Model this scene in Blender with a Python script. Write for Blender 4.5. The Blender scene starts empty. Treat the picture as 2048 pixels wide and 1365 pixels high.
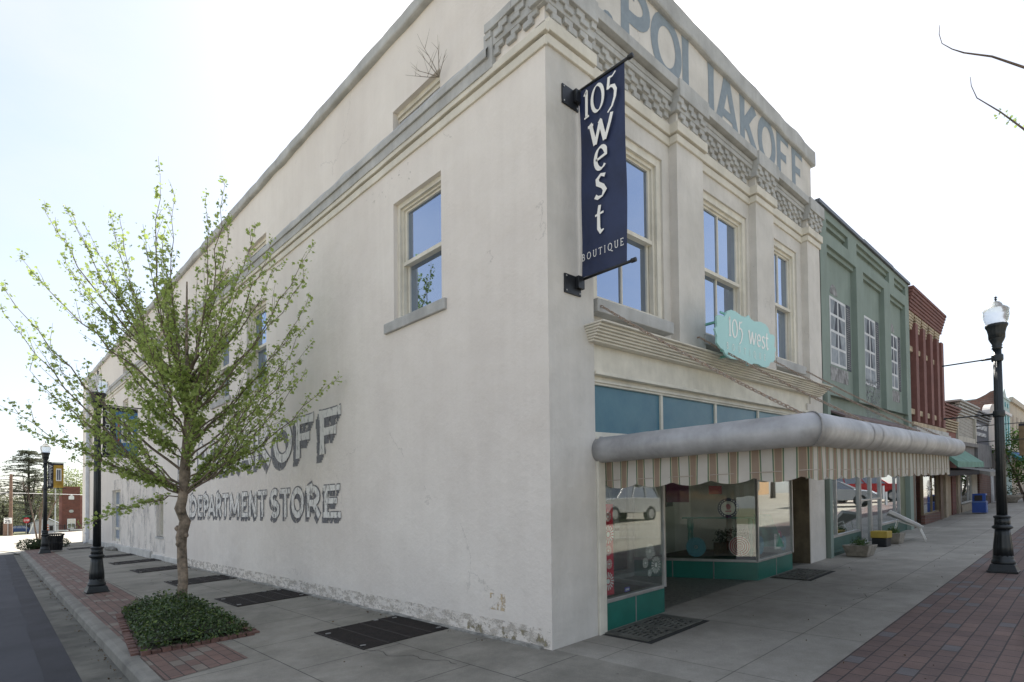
import bpy, math, random
from mathutils import Vector, Matrix, noise
random.seed(7)
R = math.radians
scn = bpy.context.scene
COL = scn.collection

# ------------------------------------------------------------------ camera
cam_d = bpy.data.cameras.new('camera'); cam = bpy.data.objects.new('camera', cam_d); COL.objects.link(cam)
YAW, PIT, ROLL = .808, .022, -.0108
fwd = Vector((math.cos(YAW)*math.cos(PIT), math.sin(YAW)*math.cos(PIT), math.sin(PIT)))
rt0 = Vector((math.sin(YAW), -math.cos(YAW), 0)); up0 = rt0.cross(fwd)
rt = rt0*math.cos(ROLL)+up0*math.sin(ROLL); up = -rt0*math.sin(ROLL)+up0*math.cos(ROLL)
cam.matrix_world = Matrix(((rt.x, up.x, -fwd.x, 0), (rt.y, up.y, -fwd.y, 0), (rt.z, up.z, -fwd.z, 1.6), (0, 0, 0, 1)))
cam_d.sensor_width = 36; cam_d.lens = 36*1141.5/2048
cam_d.shift_x = 0; cam_d.shift_y = (993.2-682.5)/2048
cam_d.clip_start = .05; cam_d.clip_end = 3000
scn.camera = cam

# ------------------------------------------------------------------ world, sun, exposure
SUN_EL = R(45); SUN_DIR = Vector((.78, .62, 0)).normalized()      # horizontal direction towards the sun
w = bpy.data.worlds.new('World'); scn.world = w; w.use_nodes = True
nt = w.node_tree; bg = nt.nodes['Background']
sky = nt.nodes.new('ShaderNodeTexSky'); sky.sky_type = 'NISHITA'; sky.sun_disc = False
sky.sun_elevation = SUN_EL; sky.sun_rotation = math.atan2(SUN_DIR.x, SUN_DIR.y)
sky.air_density = 1.0; sky.dust_density = 1.6; sky.ozone_density = 1.0
tc = nt.nodes.new('ShaderNodeTexCoord'); mp = nt.nodes.new('ShaderNodeMapping'); mp.inputs['Scale'].default_value = (1.2, 1.2, 3.0)
nz = nt.nodes.new('ShaderNodeTexNoise'); nz.inputs['Scale'].default_value = 1.6; nz.inputs['Detail'].default_value = 6; nz.inputs['Roughness'].default_value = .6
rp = nt.nodes.new('ShaderNodeValToRGB'); rp.color_ramp.elements[0].position = .35; rp.color_ramp.elements[0].color = (.35, .35, .35, 1)
rp.color_ramp.elements[1].position = .75; rp.color_ramp.elements[1].color = (.85, .85, .85, 1)
mx = nt.nodes.new('ShaderNodeMixRGB'); mx.inputs[2].default_value = (4.1, 4.25, 4.5, 1)
nt.links.new(tc.outputs['Generated'], mp.inputs[0]); nt.links.new(mp.outputs[0], nz.inputs['Vector']); nt.links.new(nz.outputs['Fac'], rp.inputs[0])
nt.links.new(rp.outputs[0], mx.inputs[0]); nt.links.new(sky.outputs[0], mx.inputs[1]); nt.links.new(mx.outputs[0], bg.inputs[0])
bg.inputs[1].default_value = .10
sd = bpy.data.lights.new('sun', 'SUN'); sd.energy = 4.2; sd.angle = R(.6); sd.color = (1, .95, .87)
sun = bpy.data.objects.new('sun', sd); COL.objects.link(sun)
sv = SUN_DIR*math.cos(SUN_EL)+Vector((0, 0, math.sin(SUN_EL)))
sun.rotation_euler = sv.to_track_quat('Z', 'Y').to_euler()
scn.view_settings.view_transform = 'Standard'; scn.view_settings.look = 'None'
scn.view_settings.exposure = 1.25; scn.view_settings.gamma = 1
scn.cycles.max_bounces = 6; scn.cycles.transparent_max_bounces = 24

# ------------------------------------------------------------------ frame of the place
K = .0424; XC = 4.19; YC = 3.83          # the street climbs along +X, and the masonry courses climb with it
def sh(x): return K*(x-XC)
def drop(y):
    d = 0
    if y > 36: d += .009*(min(y, 300)-36)
    if y > 62: d += .017*(min(y, 160)-62)
    return d
def gz(x, y=0): return .047*max(-12, min(70, x))-drop(y)
def gf(x): return .047*x-sh(x)           # ground in 'course' heights

# ------------------------------------------------------------------ materials
MATS = {}
def _n(nt, t, **kw):
    n = nt.nodes.new(t)
    for k, v in kw.items():
        if k in n.inputs: n.inputs[k].default_value = v
        else: setattr(n, k, v)
    return n
def mat(name, col, rough=.75, var=.10, vs=2.5, bump=.0, bs=30, metal=0, col2=None, streak=0, spec=None, crack=0, trans=0, specks=0, relief=0):
    if name in MATS: return MATS[name]
    m = bpy.data.materials.new(name); m.use_nodes = True; nt = m.node_tree; L = nt.links.new
    b = nt.nodes['Principled BSDF']; b.inputs['Roughness'].default_value = rough; b.inputs['Metallic'].default_value = metal
    if spec is not None: b.inputs['Specular IOR Level'].default_value = spec
    tc = _n(nt, 'ShaderNodeTexCoord')
    n1 = _n(nt, 'ShaderNodeTexNoise', Scale=vs, Detail=8.0, Roughness=.62); L(tc.outputs['Object'], n1.inputs['Vector'])
    r1 = _n(nt, 'ShaderNodeValToRGB'); c2 = col2 or tuple(max(0, c*(1-2.2*var)) for c in col)
    e = r1.color_ramp.elements; e[0].position = .32; e[0].color = (*c2, 1); e[1].position = .66; e[1].color = (*[min(1, c*(1+.6*var)) for c in col], 1)
    L(n1.outputs['Fac'], r1.inputs[0]); cur = r1.outputs[0]
    if streak:
        mp = _n(nt, 'ShaderNodeMapping'); mp.inputs['Scale'].default_value = (3.5, 3.5, .35); L(tc.outputs['Object'], mp.inputs[0])
        n2 = _n(nt, 'ShaderNodeTexNoise', Scale=1.6, Detail=7.0, Roughness=.65); L(mp.outputs[0], n2.inputs['Vector'])
        r2 = _n(nt, 'ShaderNodeValToRGB'); r2.color_ramp.elements[0].position = .35; r2.color_ramp.elements[1].position = .7
        r2.color_ramp.elements[0].color = (1-streak, 1-streak*1.02, 1-streak*1.1, 1); r2.color_ramp.elements[1].color = (1, 1, 1, 1)
        L(n2.outputs['Fac'], r2.inputs[0])
        mm = _n(nt, 'ShaderNodeMixRGB', blend_type='MULTIPLY'); mm.inputs[0].default_value = 1; L(cur, mm.inputs[1]); L(r2.outputs[0], mm.inputs[2]); cur = mm.outputs[0]
    if crack:
        n3 = _n(nt, 'ShaderNodeTexNoise', Scale=2.1, Detail=9.0, Roughness=.7); L(tc.outputs['Object'], n3.inputs['Vector'])
        ad = _n(nt, 'ShaderNodeMixRGB', blend_type='ADD'); ad.inputs[0].default_value = .55; L(tc.outputs['Object'], ad.inputs[1]); L(n3.outputs['Color'], ad.inputs[2])
        vo = _n(nt, 'ShaderNodeTexVoronoi', feature='DISTANCE_TO_EDGE', Scale=.42); L(ad.outputs[0], vo.inputs['Vector'])
        lt = _n(nt, 'ShaderNodeMath', operation='LESS_THAN'); L(vo.outputs['Distance'], lt.inputs[0]); lt.inputs[1].default_value = .0022
        n4 = _n(nt, 'ShaderNodeTexNoise', Scale=.8, Detail=2.0); L(tc.outputs['Object'], n4.inputs['Vector'])
        g4 = _n(nt, 'ShaderNodeMath', operation='GREATER_THAN'); L(n4.outputs['Fac'], g4.inputs[0]); g4.inputs[1].default_value = .60
        mu = _n(nt, 'ShaderNodeMath', operation='MULTIPLY'); L(lt.outputs[0], mu.inputs[0]); L(g4.outputs[0], mu.inputs[1])
        m2 = _n(nt, 'ShaderNodeMath', operation='MULTIPLY'); L(mu.outputs[0], m2.inputs[0]); m2.inputs[1].default_value = crack
        mm = _n(nt, 'ShaderNodeMixRGB'); L(m2.outputs[0], mm.inputs[0]); L(cur, mm.inputs[1]); mm.inputs[2].default_value = (*[c*.35 for c in col], 1); cur = mm.outputs[0]
    if specks:                                                  # pits, chips and small dirt marks, clustered
        n5 = _n(nt, 'ShaderNodeTexNoise', Scale=13.0, Detail=10.0, Roughness=.75); L(tc.outputs['Object'], n5.inputs['Vector'])
        r5 = _n(nt, 'ShaderNodeValToRGB'); r5.color_ramp.elements[0].position = .62; r5.color_ramp.elements[0].color = (0, 0, 0, 1); r5.color_ramp.elements[1].position = .74; L(n5.outputs['Fac'], r5.inputs[0])
        n6 = _n(nt, 'ShaderNodeTexNoise', Scale=1.1, Detail=4.0); L(tc.outputs['Object'], n6.inputs['Vector'])
        r6 = _n(nt, 'ShaderNodeValToRGB'); r6.color_ramp.elements[0].position = .45; r6.color_ramp.elements[1].position = .60; L(n6.outputs['Fac'], r6.inputs[0])
        mu = _n(nt, 'ShaderNodeMixRGB', blend_type='MULTIPLY'); mu.inputs[0].default_value = 1; L(r5.outputs[0], mu.inputs[1]); L(r6.outputs[0], mu.inputs[2])
        ms_ = _n(nt, 'ShaderNodeMixRGB', blend_type='MULTIPLY'); ms_.inputs[0].default_value = 1; L(mu.outputs[0], ms_.inputs[1]); ms_.inputs[2].default_value = (specks, specks, specks, 1)
        mm = _n(nt, 'ShaderNodeMixRGB'); L(ms_.outputs[0], mm.inputs[0]); L(cur, mm.inputs[1]); mm.inputs[2].default_value = (*[c*.38 for c in col], 1); cur = mm.outputs[0]
    L(cur, b.inputs['Base Color'])
    if bump:
        nb = _n(nt, 'ShaderNodeTexNoise', Scale=bs, Detail=6.0, Roughness=.6); L(tc.outputs['Object'], nb.inputs['Vector'])
        bp = _n(nt, 'ShaderNodeBump', Strength=bump, Distance=.01); L(nb.outputs['Fac'], bp.inputs['Height'])
        if relief:                                              # hand-floated waviness
            nr_ = _n(nt, 'ShaderNodeTexNoise', Scale=2.4, Detail=5.0, Roughness=.5); L(tc.outputs['Object'], nr_.inputs['Vector'])
            b2 = _n(nt, 'ShaderNodeBump', Strength=relief, Distance=.06); L(nr_.outputs['Fac'], b2.inputs['Height']); L(bp.outputs[0], b2.inputs['Normal']); L(b2.outputs[0], b.inputs['Normal'])
        else: L(bp.outputs[0], b.inputs['Normal'])
    if trans:
        out = nt.nodes['Material Output']; tr = _n(nt, 'ShaderNodeBsdfTranslucent'); L(cur, tr.inputs[0])
        ms = _n(nt, 'ShaderNodeMixShader'); ms.inputs[0].default_value = trans; L(b.outputs[0], ms.inputs[1]); L(tr.outputs[0], ms.inputs[2]); L(ms.outputs[0], out.inputs[0])
    MATS[name] = m; return m
def brick(name, c1, c2, mortar, bw, rh, ms=.01, rot=(0, 0, 0), offset=.5, bump=.4, rough=.85, vary=.3, c3=None, freq=2, squash=1, sq=2, stain=.35):
    if name in MATS: return MATS[name]
    m = bpy.data.materials.new(name); m.use_nodes = True; nt = m.node_tree; L = nt.links.new
    b = nt.nodes['Principled BSDF']; b.inputs['Roughness'].default_value = rough
    tc = _n(nt, 'ShaderNodeTexCoord'); mp = _n(nt, 'ShaderNodeMapping'); mp.inputs['Rotation'].default_value = rot; L(tc.outputs['Object'], mp.inputs[0])
    wob = _n(nt, 'ShaderNodeTexNoise', Scale=1.2, Detail=2.0); L(tc.outputs['Object'], wob.inputs['Vector'])
    sb = _n(nt, 'ShaderNodeVectorMath', operation='SUBTRACT'); L(wob.outputs['Color'], sb.inputs[0]); sb.inputs[1].default_value = (.5, .5, .5)
    sc = _n(nt, 'ShaderNodeVectorMath', operation='SCALE'); L(sb.outputs[0], sc.inputs[0]); sc.inputs['Scale'].default_value = min(.012, rh*.12)
    av = _n(nt, 'ShaderNodeVectorMath', operation='ADD'); L(mp.outputs[0], av.inputs[0]); L(sc.outputs[0], av.inputs[1])
    bt = _n(nt, 'ShaderNodeTexBrick', offset=offset, offset_frequency=freq, squash=squash, squash_frequency=sq); L(av.outputs[0], bt.inputs['Vector'])
    bt.inputs['Color1'].default_value = (*c1, 1); bt.inputs['Color2'].default_value = (*c2, 1); bt.inputs['Mortar'].default_value = (*mortar, 1)
    bt.inputs['Scale'].default_value = 1; bt.inputs['Mortar Size'].default_value = ms; bt.inputs['Mortar Smooth'].default_value = .25
    bt.inputs['Brick Width'].default_value = bw; bt.inputs['Row Height'].default_value = rh; bt.inputs['Bias'].default_value = 0
    n1 = _n(nt, 'ShaderNodeTexNoise', Scale=2.2, Detail=8.0, Roughness=.7); L(tc.outputs['Object'], n1.inputs['Vector'])
    r1 = _n(nt, 'ShaderNodeValToRGB'); r1.color_ramp.elements[0].position = .3; r1.color_ramp.elements[1].position = .72
    r1.color_ramp.elements[0].color = (1-vary, 1-vary, 1-vary, 1); r1.color_ramp.elements[1].color = (1.1, 1.1, 1.1, 1)
    L(n1.outputs['Fac'], r1.inputs[0]); cur = bt.outputs['Color']
    if c3:      # odd pavers of another colour, one whole brick at a time
        bt2 = _n(nt, 'ShaderNodeTexBrick', offset=offset, offset_frequency=freq, squash=squash, squash_frequency=sq); L(av.outputs[0], bt2.inputs['Vector'])
        for k, v in (('Scale', 1), ('Mortar Size', ms), ('Brick Width', bw), ('Row Height', rh), ('Bias', 0)): bt2.inputs[k].default_value = v
        bt2.inputs['Color1'].default_value = (0, 0, 0, 1); bt2.inputs['Color2'].default_value = (1, 1, 1, 1); bt2.inputs['Mortar'].default_value = (0, 0, 0, 1)
        g = _n(nt, 'ShaderNodeMath', operation='GREATER_THAN'); L(bt2.outputs['Color'], g.inputs[0]); g.inputs[1].default_value = .86
        m3 = _n(nt, 'ShaderNodeMixRGB'); L(g.outputs[0], m3.inputs[0]); L(cur, m3.inputs[1]); m3.inputs[2].default_value = (*c3, 1); cur = m3.outputs[0]
    mm = _n(nt, 'ShaderNodeMixRGB', blend_type='MULTIPLY'); mm.inputs[0].default_value = 1; L(cur, mm.inputs[1]); L(r1.outputs[0], mm.inputs[2])
    n7 = _n(nt, 'ShaderNodeTexNoise', Scale=.75, Detail=9.0, Roughness=.68); L(tc.outputs['Object'], n7.inputs['Vector'])
    r7 = _n(nt, 'ShaderNodeValToRGB'); r7.color_ramp.elements[0].position = .36; r7.color_ramp.elements[0].color = (.62, .62, .60, 1); r7.color_ramp.elements[1].position = .56; L(n7.outputs['Fac'], r7.inputs[0])
    n8 = _n(nt, 'ShaderNodeTexNoise', Scale=95.0, Detail=4.0, Roughness=.8); L(tc.outputs['Object'], n8.inputs['Vector'])
    r8 = _n(nt, 'ShaderNodeValToRGB'); r8.color_ramp.elements[0].position = .3; r8.color_ramp.elements[0].color = (.78, .78, .78, 1); r8.color_ramp.elements[1].position = .7; r8.color_ramp.elements[1].color = (1.15, 1.15, 1.15, 1); L(n8.outputs['Fac'], r8.inputs[0])
    m7 = _n(nt, 'ShaderNodeMixRGB', blend_type='MULTIPLY'); m7.inputs[0].default_value = stain; L(mm.outputs[0], m7.inputs[1]); L(r7.outputs[0], m7.inputs[2])
    m8 = _n(nt, 'ShaderNodeMixRGB', blend_type='MULTIPLY'); m8.inputs[0].default_value = 1; L(m7.outputs[0], m8.inputs[1]); L(r8.outputs[0], m8.inputs[2])
    cur = m8.outputs[0]
    if stain > .5:                                              # trodden gum and oil spots
        v9 = _n(nt, 'ShaderNodeTexVoronoi', Scale=2.1, Randomness=1.0); L(tc.outputs['Object'], v9.inputs['Vector'])
        w9 = _n(nt, 'ShaderNodeTexNoise', Scale=30.0, Detail=3.0); L(tc.outputs['Object'], w9.inputs['Vector'])
        a9 = _n(nt, 'ShaderNodeMath', operation='MULTIPLY_ADD'); L(w9.outputs['Fac'], a9.inputs[0]); a9.inputs[1].default_value = .06; L(v9.outputs['Distance'], a9.inputs[2])
        t9 = _n(nt, 'ShaderNodeMath', operation='LESS_THAN'); L(a9.outputs[0], t9.inputs[0]); t9.inputs[1].default_value = .062
        x9 = _n(nt, 'ShaderNodeMixRGB', blend_type='MULTIPLY'); L(t9.outputs[0], x9.inputs[0]); L(cur, x9.inputs[1]); x9.inputs[2].default_value = (.6, .6, .6, 1); cur = x9.outputs[0]
    L(cur, b.inputs['Base Color'])
    nb = _n(nt, 'ShaderNodeTexNoise', Scale=70.0, Detail=4.0); L(tc.outputs['Object'], nb.inputs['Vector'])
    hh = _n(nt, 'ShaderNodeMath', operation='MULTIPLY_ADD'); L(nb.outputs['Fac'], hh.inputs[0]); hh.inputs[1].default_value = .25
    iv = _n(nt, 'ShaderNodeMath', operation='SUBTRACT'); iv.inputs[0].default_value = 1; L(bt.outputs['Fac'], iv.inputs[1]); L(iv.outputs[0], hh.inputs[2])
    bp = _n(nt, 'ShaderNodeBump', Strength=bump, Distance=.008); L(hh.outputs[0], bp.inputs['Height']); L(bp.outputs[0], b.inputs['Normal'])
    MATS[name] = m; return m
def glass(name, refl=.12, tint=(.9, .95, .93), wob=0, body=None, gt=(.95, .97, 1), pw=3.0):
    """pane: mirror part by viewing angle, the rest looks through (or, with body, meets a dark room behind)"""
    if name in MATS: return MATS[name]
    m = bpy.data.materials.new(name); m.use_nodes = True; nt = m.node_tree; L = nt.links.new
    nt.nodes.remove(nt.nodes['Principled BSDF']); out = nt.nodes['Material Output']
    gl = _n(nt, 'ShaderNodeBsdfGlossy', Roughness=.015); gl.inputs[0].default_value = (*gt, 1)
    if wob:
        tc = _n(nt, 'ShaderNodeTexCoord'); nb = _n(nt, 'ShaderNodeTexNoise', Scale=2.2, Detail=1.0); L(tc.outputs['Object'], nb.inputs['Vector'])
        bp = _n(nt, 'ShaderNodeBump', Strength=wob, Distance=.02); L(nb.outputs['Fac'], bp.inputs['Height']); L(bp.outputs[0], gl.inputs['Normal'])
    if body is None: tr = _n(nt, 'ShaderNodeBsdfTransparent'); tr.inputs[0].default_value = (*tint, 1)
    else: tr = _n(nt, 'ShaderNodeBsdfDiffuse'); tr.inputs[0].default_value = (*body, 1)
    lw = _n(nt, 'ShaderNodeLayerWeight', Blend=.5); po = _n(nt, 'ShaderNodeMath', operation='POWER'); L(lw.outputs['Facing'], po.inputs[0]); po.inputs[1].default_value = pw
    ma = _n(nt, 'ShaderNodeMath', operation='MULTIPLY_ADD'); L(po.outputs[0], ma.inputs[0]); ma.inputs[1].default_value = 1-refl; ma.inputs[2].default_value = refl
    ms = _n(nt, 'ShaderNodeMixShader'); L(ma.outputs[0], ms.inputs[0]); L(tr.outputs[0], ms.inputs[1]); L(gl.outputs[0], ms.inputs[2]); L(ms.outputs[0], out.inputs[0])
    MATS[name] = m; return m
def worn(name, col, keep=.55, scale=9, rough=.85, stretch=(1, 1, .4), soft=.06, var=.12):
    """old paint: flakes away where the noise is low, so the wall shows through"""
    if name in MATS: return MATS[name]
    m = bpy.data.materials.new(name); m.use_nodes = True; nt = m.node_tree; L = nt.links.new
    b = nt.nodes['Principled BSDF']; b.inputs['Roughness'].default_value = rough; out = nt.nodes['Material Output']
    tc = _n(nt, 'ShaderNodeTexCoord'); mp = _n(nt, 'ShaderNodeMapping'); mp.inputs['Scale'].default_value = stretch; L(tc.outputs['Object'], mp.inputs[0])
    n1 = _n(nt, 'ShaderNodeTexNoise', Scale=float(scale), Detail=12.0, Roughness=.72); L(mp.outputs[0], n1.inputs['Vector'])
    r1 = _n(nt, 'ShaderNodeValToRGB'); r1.color_ramp.elements[0].position = 1-keep-soft; r1.color_ramp.elements[1].position = 1-keep+soft
    L(n1.outputs['Fac'], r1.inputs[0])
    n2 = _n(nt, 'ShaderNodeTexNoise', Scale=14.0, Detail=5.0); L(tc.outputs['Object'], n2.inputs['Vector'])
    c = _n(nt, 'ShaderNodeMixRGB'); L(n2.outputs['Fac'], c.inputs[0]); c.inputs[1].default_value = (*[v*(1-var*2) for v in col], 1); c.inputs[2].default_value = (*[min(1, v*(1+var)) for v in col], 1)
    L(c.outputs[0], b.inputs['Base Color'])
    tr = _n(nt, 'ShaderNodeBsdfTransparent'); ms = _n(nt, 'ShaderNodeMixShader'); L(r1.outputs[0], ms.inputs[0]); L(tr.outputs[0], ms.inputs[1]); L(b.outputs[0], ms.inputs[2]); L(ms.outputs[0], out.inputs[0])
    MATS[name] = m; return m
def stripes(name, cols, axis, period, stops):
    """woven canvas stripes along one object axis; stops = [(position 0..1, colour)]"""
    if name in MATS: return MATS[name]
    m = bpy.data.materials.new(name); m.use_nodes = True; nt = m.node_tree; L = nt.links.new
    b = nt.nodes['Principled BSDF']; b.inputs['Roughness'].default_value = .9; out = nt.nodes['Material Output']
    tc = _n(nt, 'ShaderNodeTexCoord'); sp = _n(nt, 'ShaderNodeSeparateXYZ'); L(tc.outputs['Object'], sp.inputs[0])
    dv = _n(nt, 'ShaderNodeMath', operation='DIVIDE'); L(sp.outputs[axis], dv.inputs[0]); dv.inputs[1].default_value = period
    fr = _n(nt, 'ShaderNodeMath', operation='FRACT'); L(dv.outputs[0], fr.inputs[0])
    r1 = _n(nt, 'ShaderNodeValToRGB'); r1.color_ramp.interpolation = 'CONSTANT'; el = r1.color_ramp.elements
    el[0].position = stops[0][0]; el[0].color = (*stops[0][1], 1); el[1].position = stops[1][0]; el[1].color = (*stops[1][1], 1)
    for p, c in stops[2:]:
        e = el.new(p); e.color = (*c, 1)
    L(fr.outputs[0], r1.inputs[0])
    nn = _n(nt, 'ShaderNodeTexNoise', Scale=4.0, Detail=6.0); L(tc.outputs['Object'], nn.inputs['Vector'])
    rr = _n(nt, 'ShaderNodeValToRGB'); rr.color_ramp.elements[0].position = .3; rr.color_ramp.elements[0].color = (.86, .85, .83, 1); rr.color_ramp.elements[1].position = .6
    L(nn.outputs['Fac'], rr.inputs[0])
    mm = _n(nt, 'ShaderNodeMixRGB', blend_type='MULTIPLY'); mm.inputs[0].default_value = 1; L(r1.outputs[0], mm.inputs[1]); L(rr.outputs[0], mm.inputs[2])
    L(mm.outputs[0], b.inputs['Base Color']); tr = _n(nt, 'ShaderNodeBsdfTranslucent'); L(mm.outputs[0], tr.inputs[0])
    ms = _n(nt, 'ShaderNodeMixShader'); ms.inputs[0].default_value = .5; L(b.outputs[0], ms.inputs[1]); L(tr.outputs[0], ms.inputs[2]); L(ms.outputs[0], out.inputs[0])
    MATS[name] = m; return m

# ------------------------------------------------------------------ mesh helpers
ORG = {}
def thing(name, label, cat, loc=(0, 0, 0), rotz=0, group=None):
    o = bpy.data.objects.new(name, None); COL.objects.link(o); o.location = loc; o.rotation_euler = (0, 0, rotz)
    o.empty_display_size = .2; o['label'] = label; o['category'] = cat
    if group: o['group'] = group
    ORG[o] = Vector(loc); return o
def tag(o, label, cat, group=None, kind=None):
    if label: o['label'] = label
    if cat: o['category'] = cat
    if group: o['group'] = group
    if kind: o['kind'] = kind
    return o
class MB:
    def __init__(s): s.v = []; s.f = []
    def add(s, vs, fs):
        n = len(s.v); s.v += [tuple(v) for v in vs]; s.f += [tuple(i+n for i in f) for f in fs]; return s
    def box(s, x0, x1, y0, y1, z0, z1):
        if x0 > x1: x0, x1 = x1, x0
        if y0 > y1: y0, y1 = y1, y0
        if z0 > z1: z0, z1 = z1, z0
        return s.add([(x0, y0, z0), (x1, y0, z0), (x1, y1, z0), (x0, y1, z0), (x0, y0, z1), (x1, y0, z1), (x1, y1, z1), (x0, y1, z1)],
                     [(0, 3, 2, 1), (4, 5, 6, 7), (0, 1, 5, 4), (1, 2, 6, 5), (2, 3, 7, 6), (3, 0, 4, 7)])
    def quad(s, a, b, c, d): return s.add([a, b, c, d], [(0, 1, 2, 3)])
    def ngon(s, vs): return s.add(vs, [tuple(range(len(vs)))])
    def prism(s, poly, axis, a, b):
        """polygon (two coordinates) pushed along an axis from a to b"""
        def P(u, v, t): return {'x': (t, u, v), 'y': (u, t, v), 'z': (u, v, t)}[axis]
        n = len(poly); vs = [P(u, v, a) for u, v in poly]+[P(u, v, b) for u, v in poly]
        fs = [tuple(range(n)), tuple(range(2*n-1, n-1, -1))]+[(i, (i+1) % n, n+(i+1) % n, n+i) for i in range(n)]
        return s.add(vs, fs)
    def tube(s, pts, r, n=8, cap=True):
        pts = [Vector(p) for p in pts]
        if not isinstance(r, (list, tuple)): r = [r]*len(pts)
        base = len(s.v); ref = None
        for i, p in enumerate(pts):
            t = (pts[min(i+1, len(pts)-1)]-pts[max(i-1, 0)])
            if t.length < 1e-9: t = Vector((0, 0, 1))
            t.normalize()
            if ref is None: ref = Vector((0, 0, 1)) if abs(t.z) < .9 else Vector((1, 0, 0))
            a = t.cross(ref); a.normalize(); b = t.cross(a); ref = -b if abs(b.dot(ref)) > 0 and b.dot(ref) < 0 else b
            for k in range(n):
                q = 2*math.pi*k/n; s.v.append(tuple(p+(a*math.cos(q)+b*math.sin(q))*r[i]))
        for i in range(len(pts)-1):
            for k in range(n):
                k2 = (k+1) % n; s.f.append((base+i*n+k, base+i*n+k2, base+(i+1)*n+k2, base+(i+1)*n+k))
        if cap and n > 2:
            s.f.append(tuple(base+k for k in range(n-1, -1, -1))); s.f.append(tuple(base+(len(pts)-1)*n+k for k in range(n)))
        return s
    def lathe(s, prof, n=20, c=(0, 0), flute=0, nf=0):
        base = len(s.v)
        for r, z in prof:
            for k in range(n):
                q = 2*math.pi*k/n; rr = r*(1+(flute*math.cos(q*nf) if nf else 0)); s.v.append((c[0]+rr*math.cos(q), c[1]+rr*math.sin(q), z))
        for i in range(len(prof)-1):
            for k in range(n):
                k2 = (k+1) % n; s.f.append((base+i*n+k, base+i*n+k2, base+(i+1)*n+k2, base+(i+1)*n+k))
        s.f.append(tuple(base+k for k in range(n-1, -1, -1))); s.f.append(tuple(base+(len(prof)-1)*n+k for k in range(n)))
        return s
    def blob(s, c, rx, ry, rz, seed=0, amp=.2, n=10):
        base = len(s.v)
        for i in range(n+1):
            a = math.pi*i/n
            for k in range(2*n):
                b = math.pi*k/n; d = Vector((math.sin(a)*math.cos(b), math.sin(a)*math.sin(b), math.cos(a)))
                q = 1+amp*noise.noise(d*2.3+Vector((seed, seed*2.1, 0))); s.v.append((c[0]+d.x*rx*q, c[1]+d.y*ry*q, c[2]+d.z*rz*q))
        for i in range(n):
            for k in range(2*n): s.f.append((base+i*2*n+k, base+(i+1)*2*n+k, base+(i+1)*2*n+(k+1) % (2*n), base+i*2*n+(k+1) % (2*n)))
        return s
    def build(s, name, m, parent=None, shear=False, smooth=False, bevel=0, label=None, flat_local=False, fix=True):
        me = bpy.data.meshes.new(name)
        off = ORG.get(parent, Vector((0, 0, 0)))
        if flat_local: off = Vector((0, 0, 0))
        vs = [(v[0]-off.x, v[1]-off.y, v[2]-off.z+(sh(v[0]) if shear else 0)) for v in s.v]
        me.from_pydata(vs, [], s.f)
        ms = m if isinstance(m, (list, tuple)) else [m]
        for mm in ms: me.materials.append(mm)
        if fix:
            import bmesh
            bm = bmesh.new(); bm.from_mesh(me); bmesh.ops.recalc_face_normals(bm, faces=bm.faces); bm.to_mesh(me); bm.free()
        if smooth:
            for p in me.polygons: p.use_smooth = True
        me.update()
        o = bpy.data.objects.new(name, me); COL.objects.link(o)
        if parent is not None: o.parent = parent; ORG[o] = off
        if label: o['label'] = label
        if bevel:
            b = o.modifiers.new('bevel', 'BEVEL'); b.width = bevel; b.segments = 2; b.limit_method = 'ANGLE'; b.angle_limit = R(40)
        return o
def copy_tree(o, parent=None, loc=None, rotz=None, label=None):
    c = o.copy(); COL.objects.link(c); c.parent = parent
    if loc is not None: c.location = loc
    if rotz is not None: c.rotation_euler = (0, 0, rotz)
    if label: c['label'] = label
    for ch in o.children: copy_tree(ch, c)
    return c

def rough_slab(mb, x0, x1, y0, y1, z0, z1, axis, step=.25, amp=.012, seed=0):
    """long moulding with hand-trowelled, slightly wavering edges, running along 'x' or 'y'"""
    a, b = (x0, x1) if axis == 'x' else (y0, y1); n = max(1, int(abs(b-a)/step)); rings = []
    for i in range(n+1):
        t = a+(b-a)*i/n; w1 = amp*noise.noise(Vector((t*1.7, seed, 0))); w2 = amp*noise.noise(Vector((t*1.3, seed+5, 3))); w3 = amp*.7*noise.noise(Vector((t*2.1, seed+9, 3)))
        if axis == 'x': rings.append([(t, y0+w3, z0+w1), (t, y1, z0+w1), (t, y1, z1+w2), (t, y0+w3, z1+w2)])
        else: rings.append([(x0+w3, t, z0+w1), (x1, t, z0+w1), (x1, t, z1+w2), (x0+w3, t, z1+w2)])
    vs = [v for r_ in rings for v in r_]; fs = [(0, 1, 2, 3), (4*n+3, 4*n+2, 4*n+1, 4*n)]
    for i in range(n):
        for k in range(4): fs.append((4*i+k, 4*i+(k+1) % 4, 4*i+4+(k+1) % 4, 4*i+4+k))
    mb.add(vs, fs)
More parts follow.
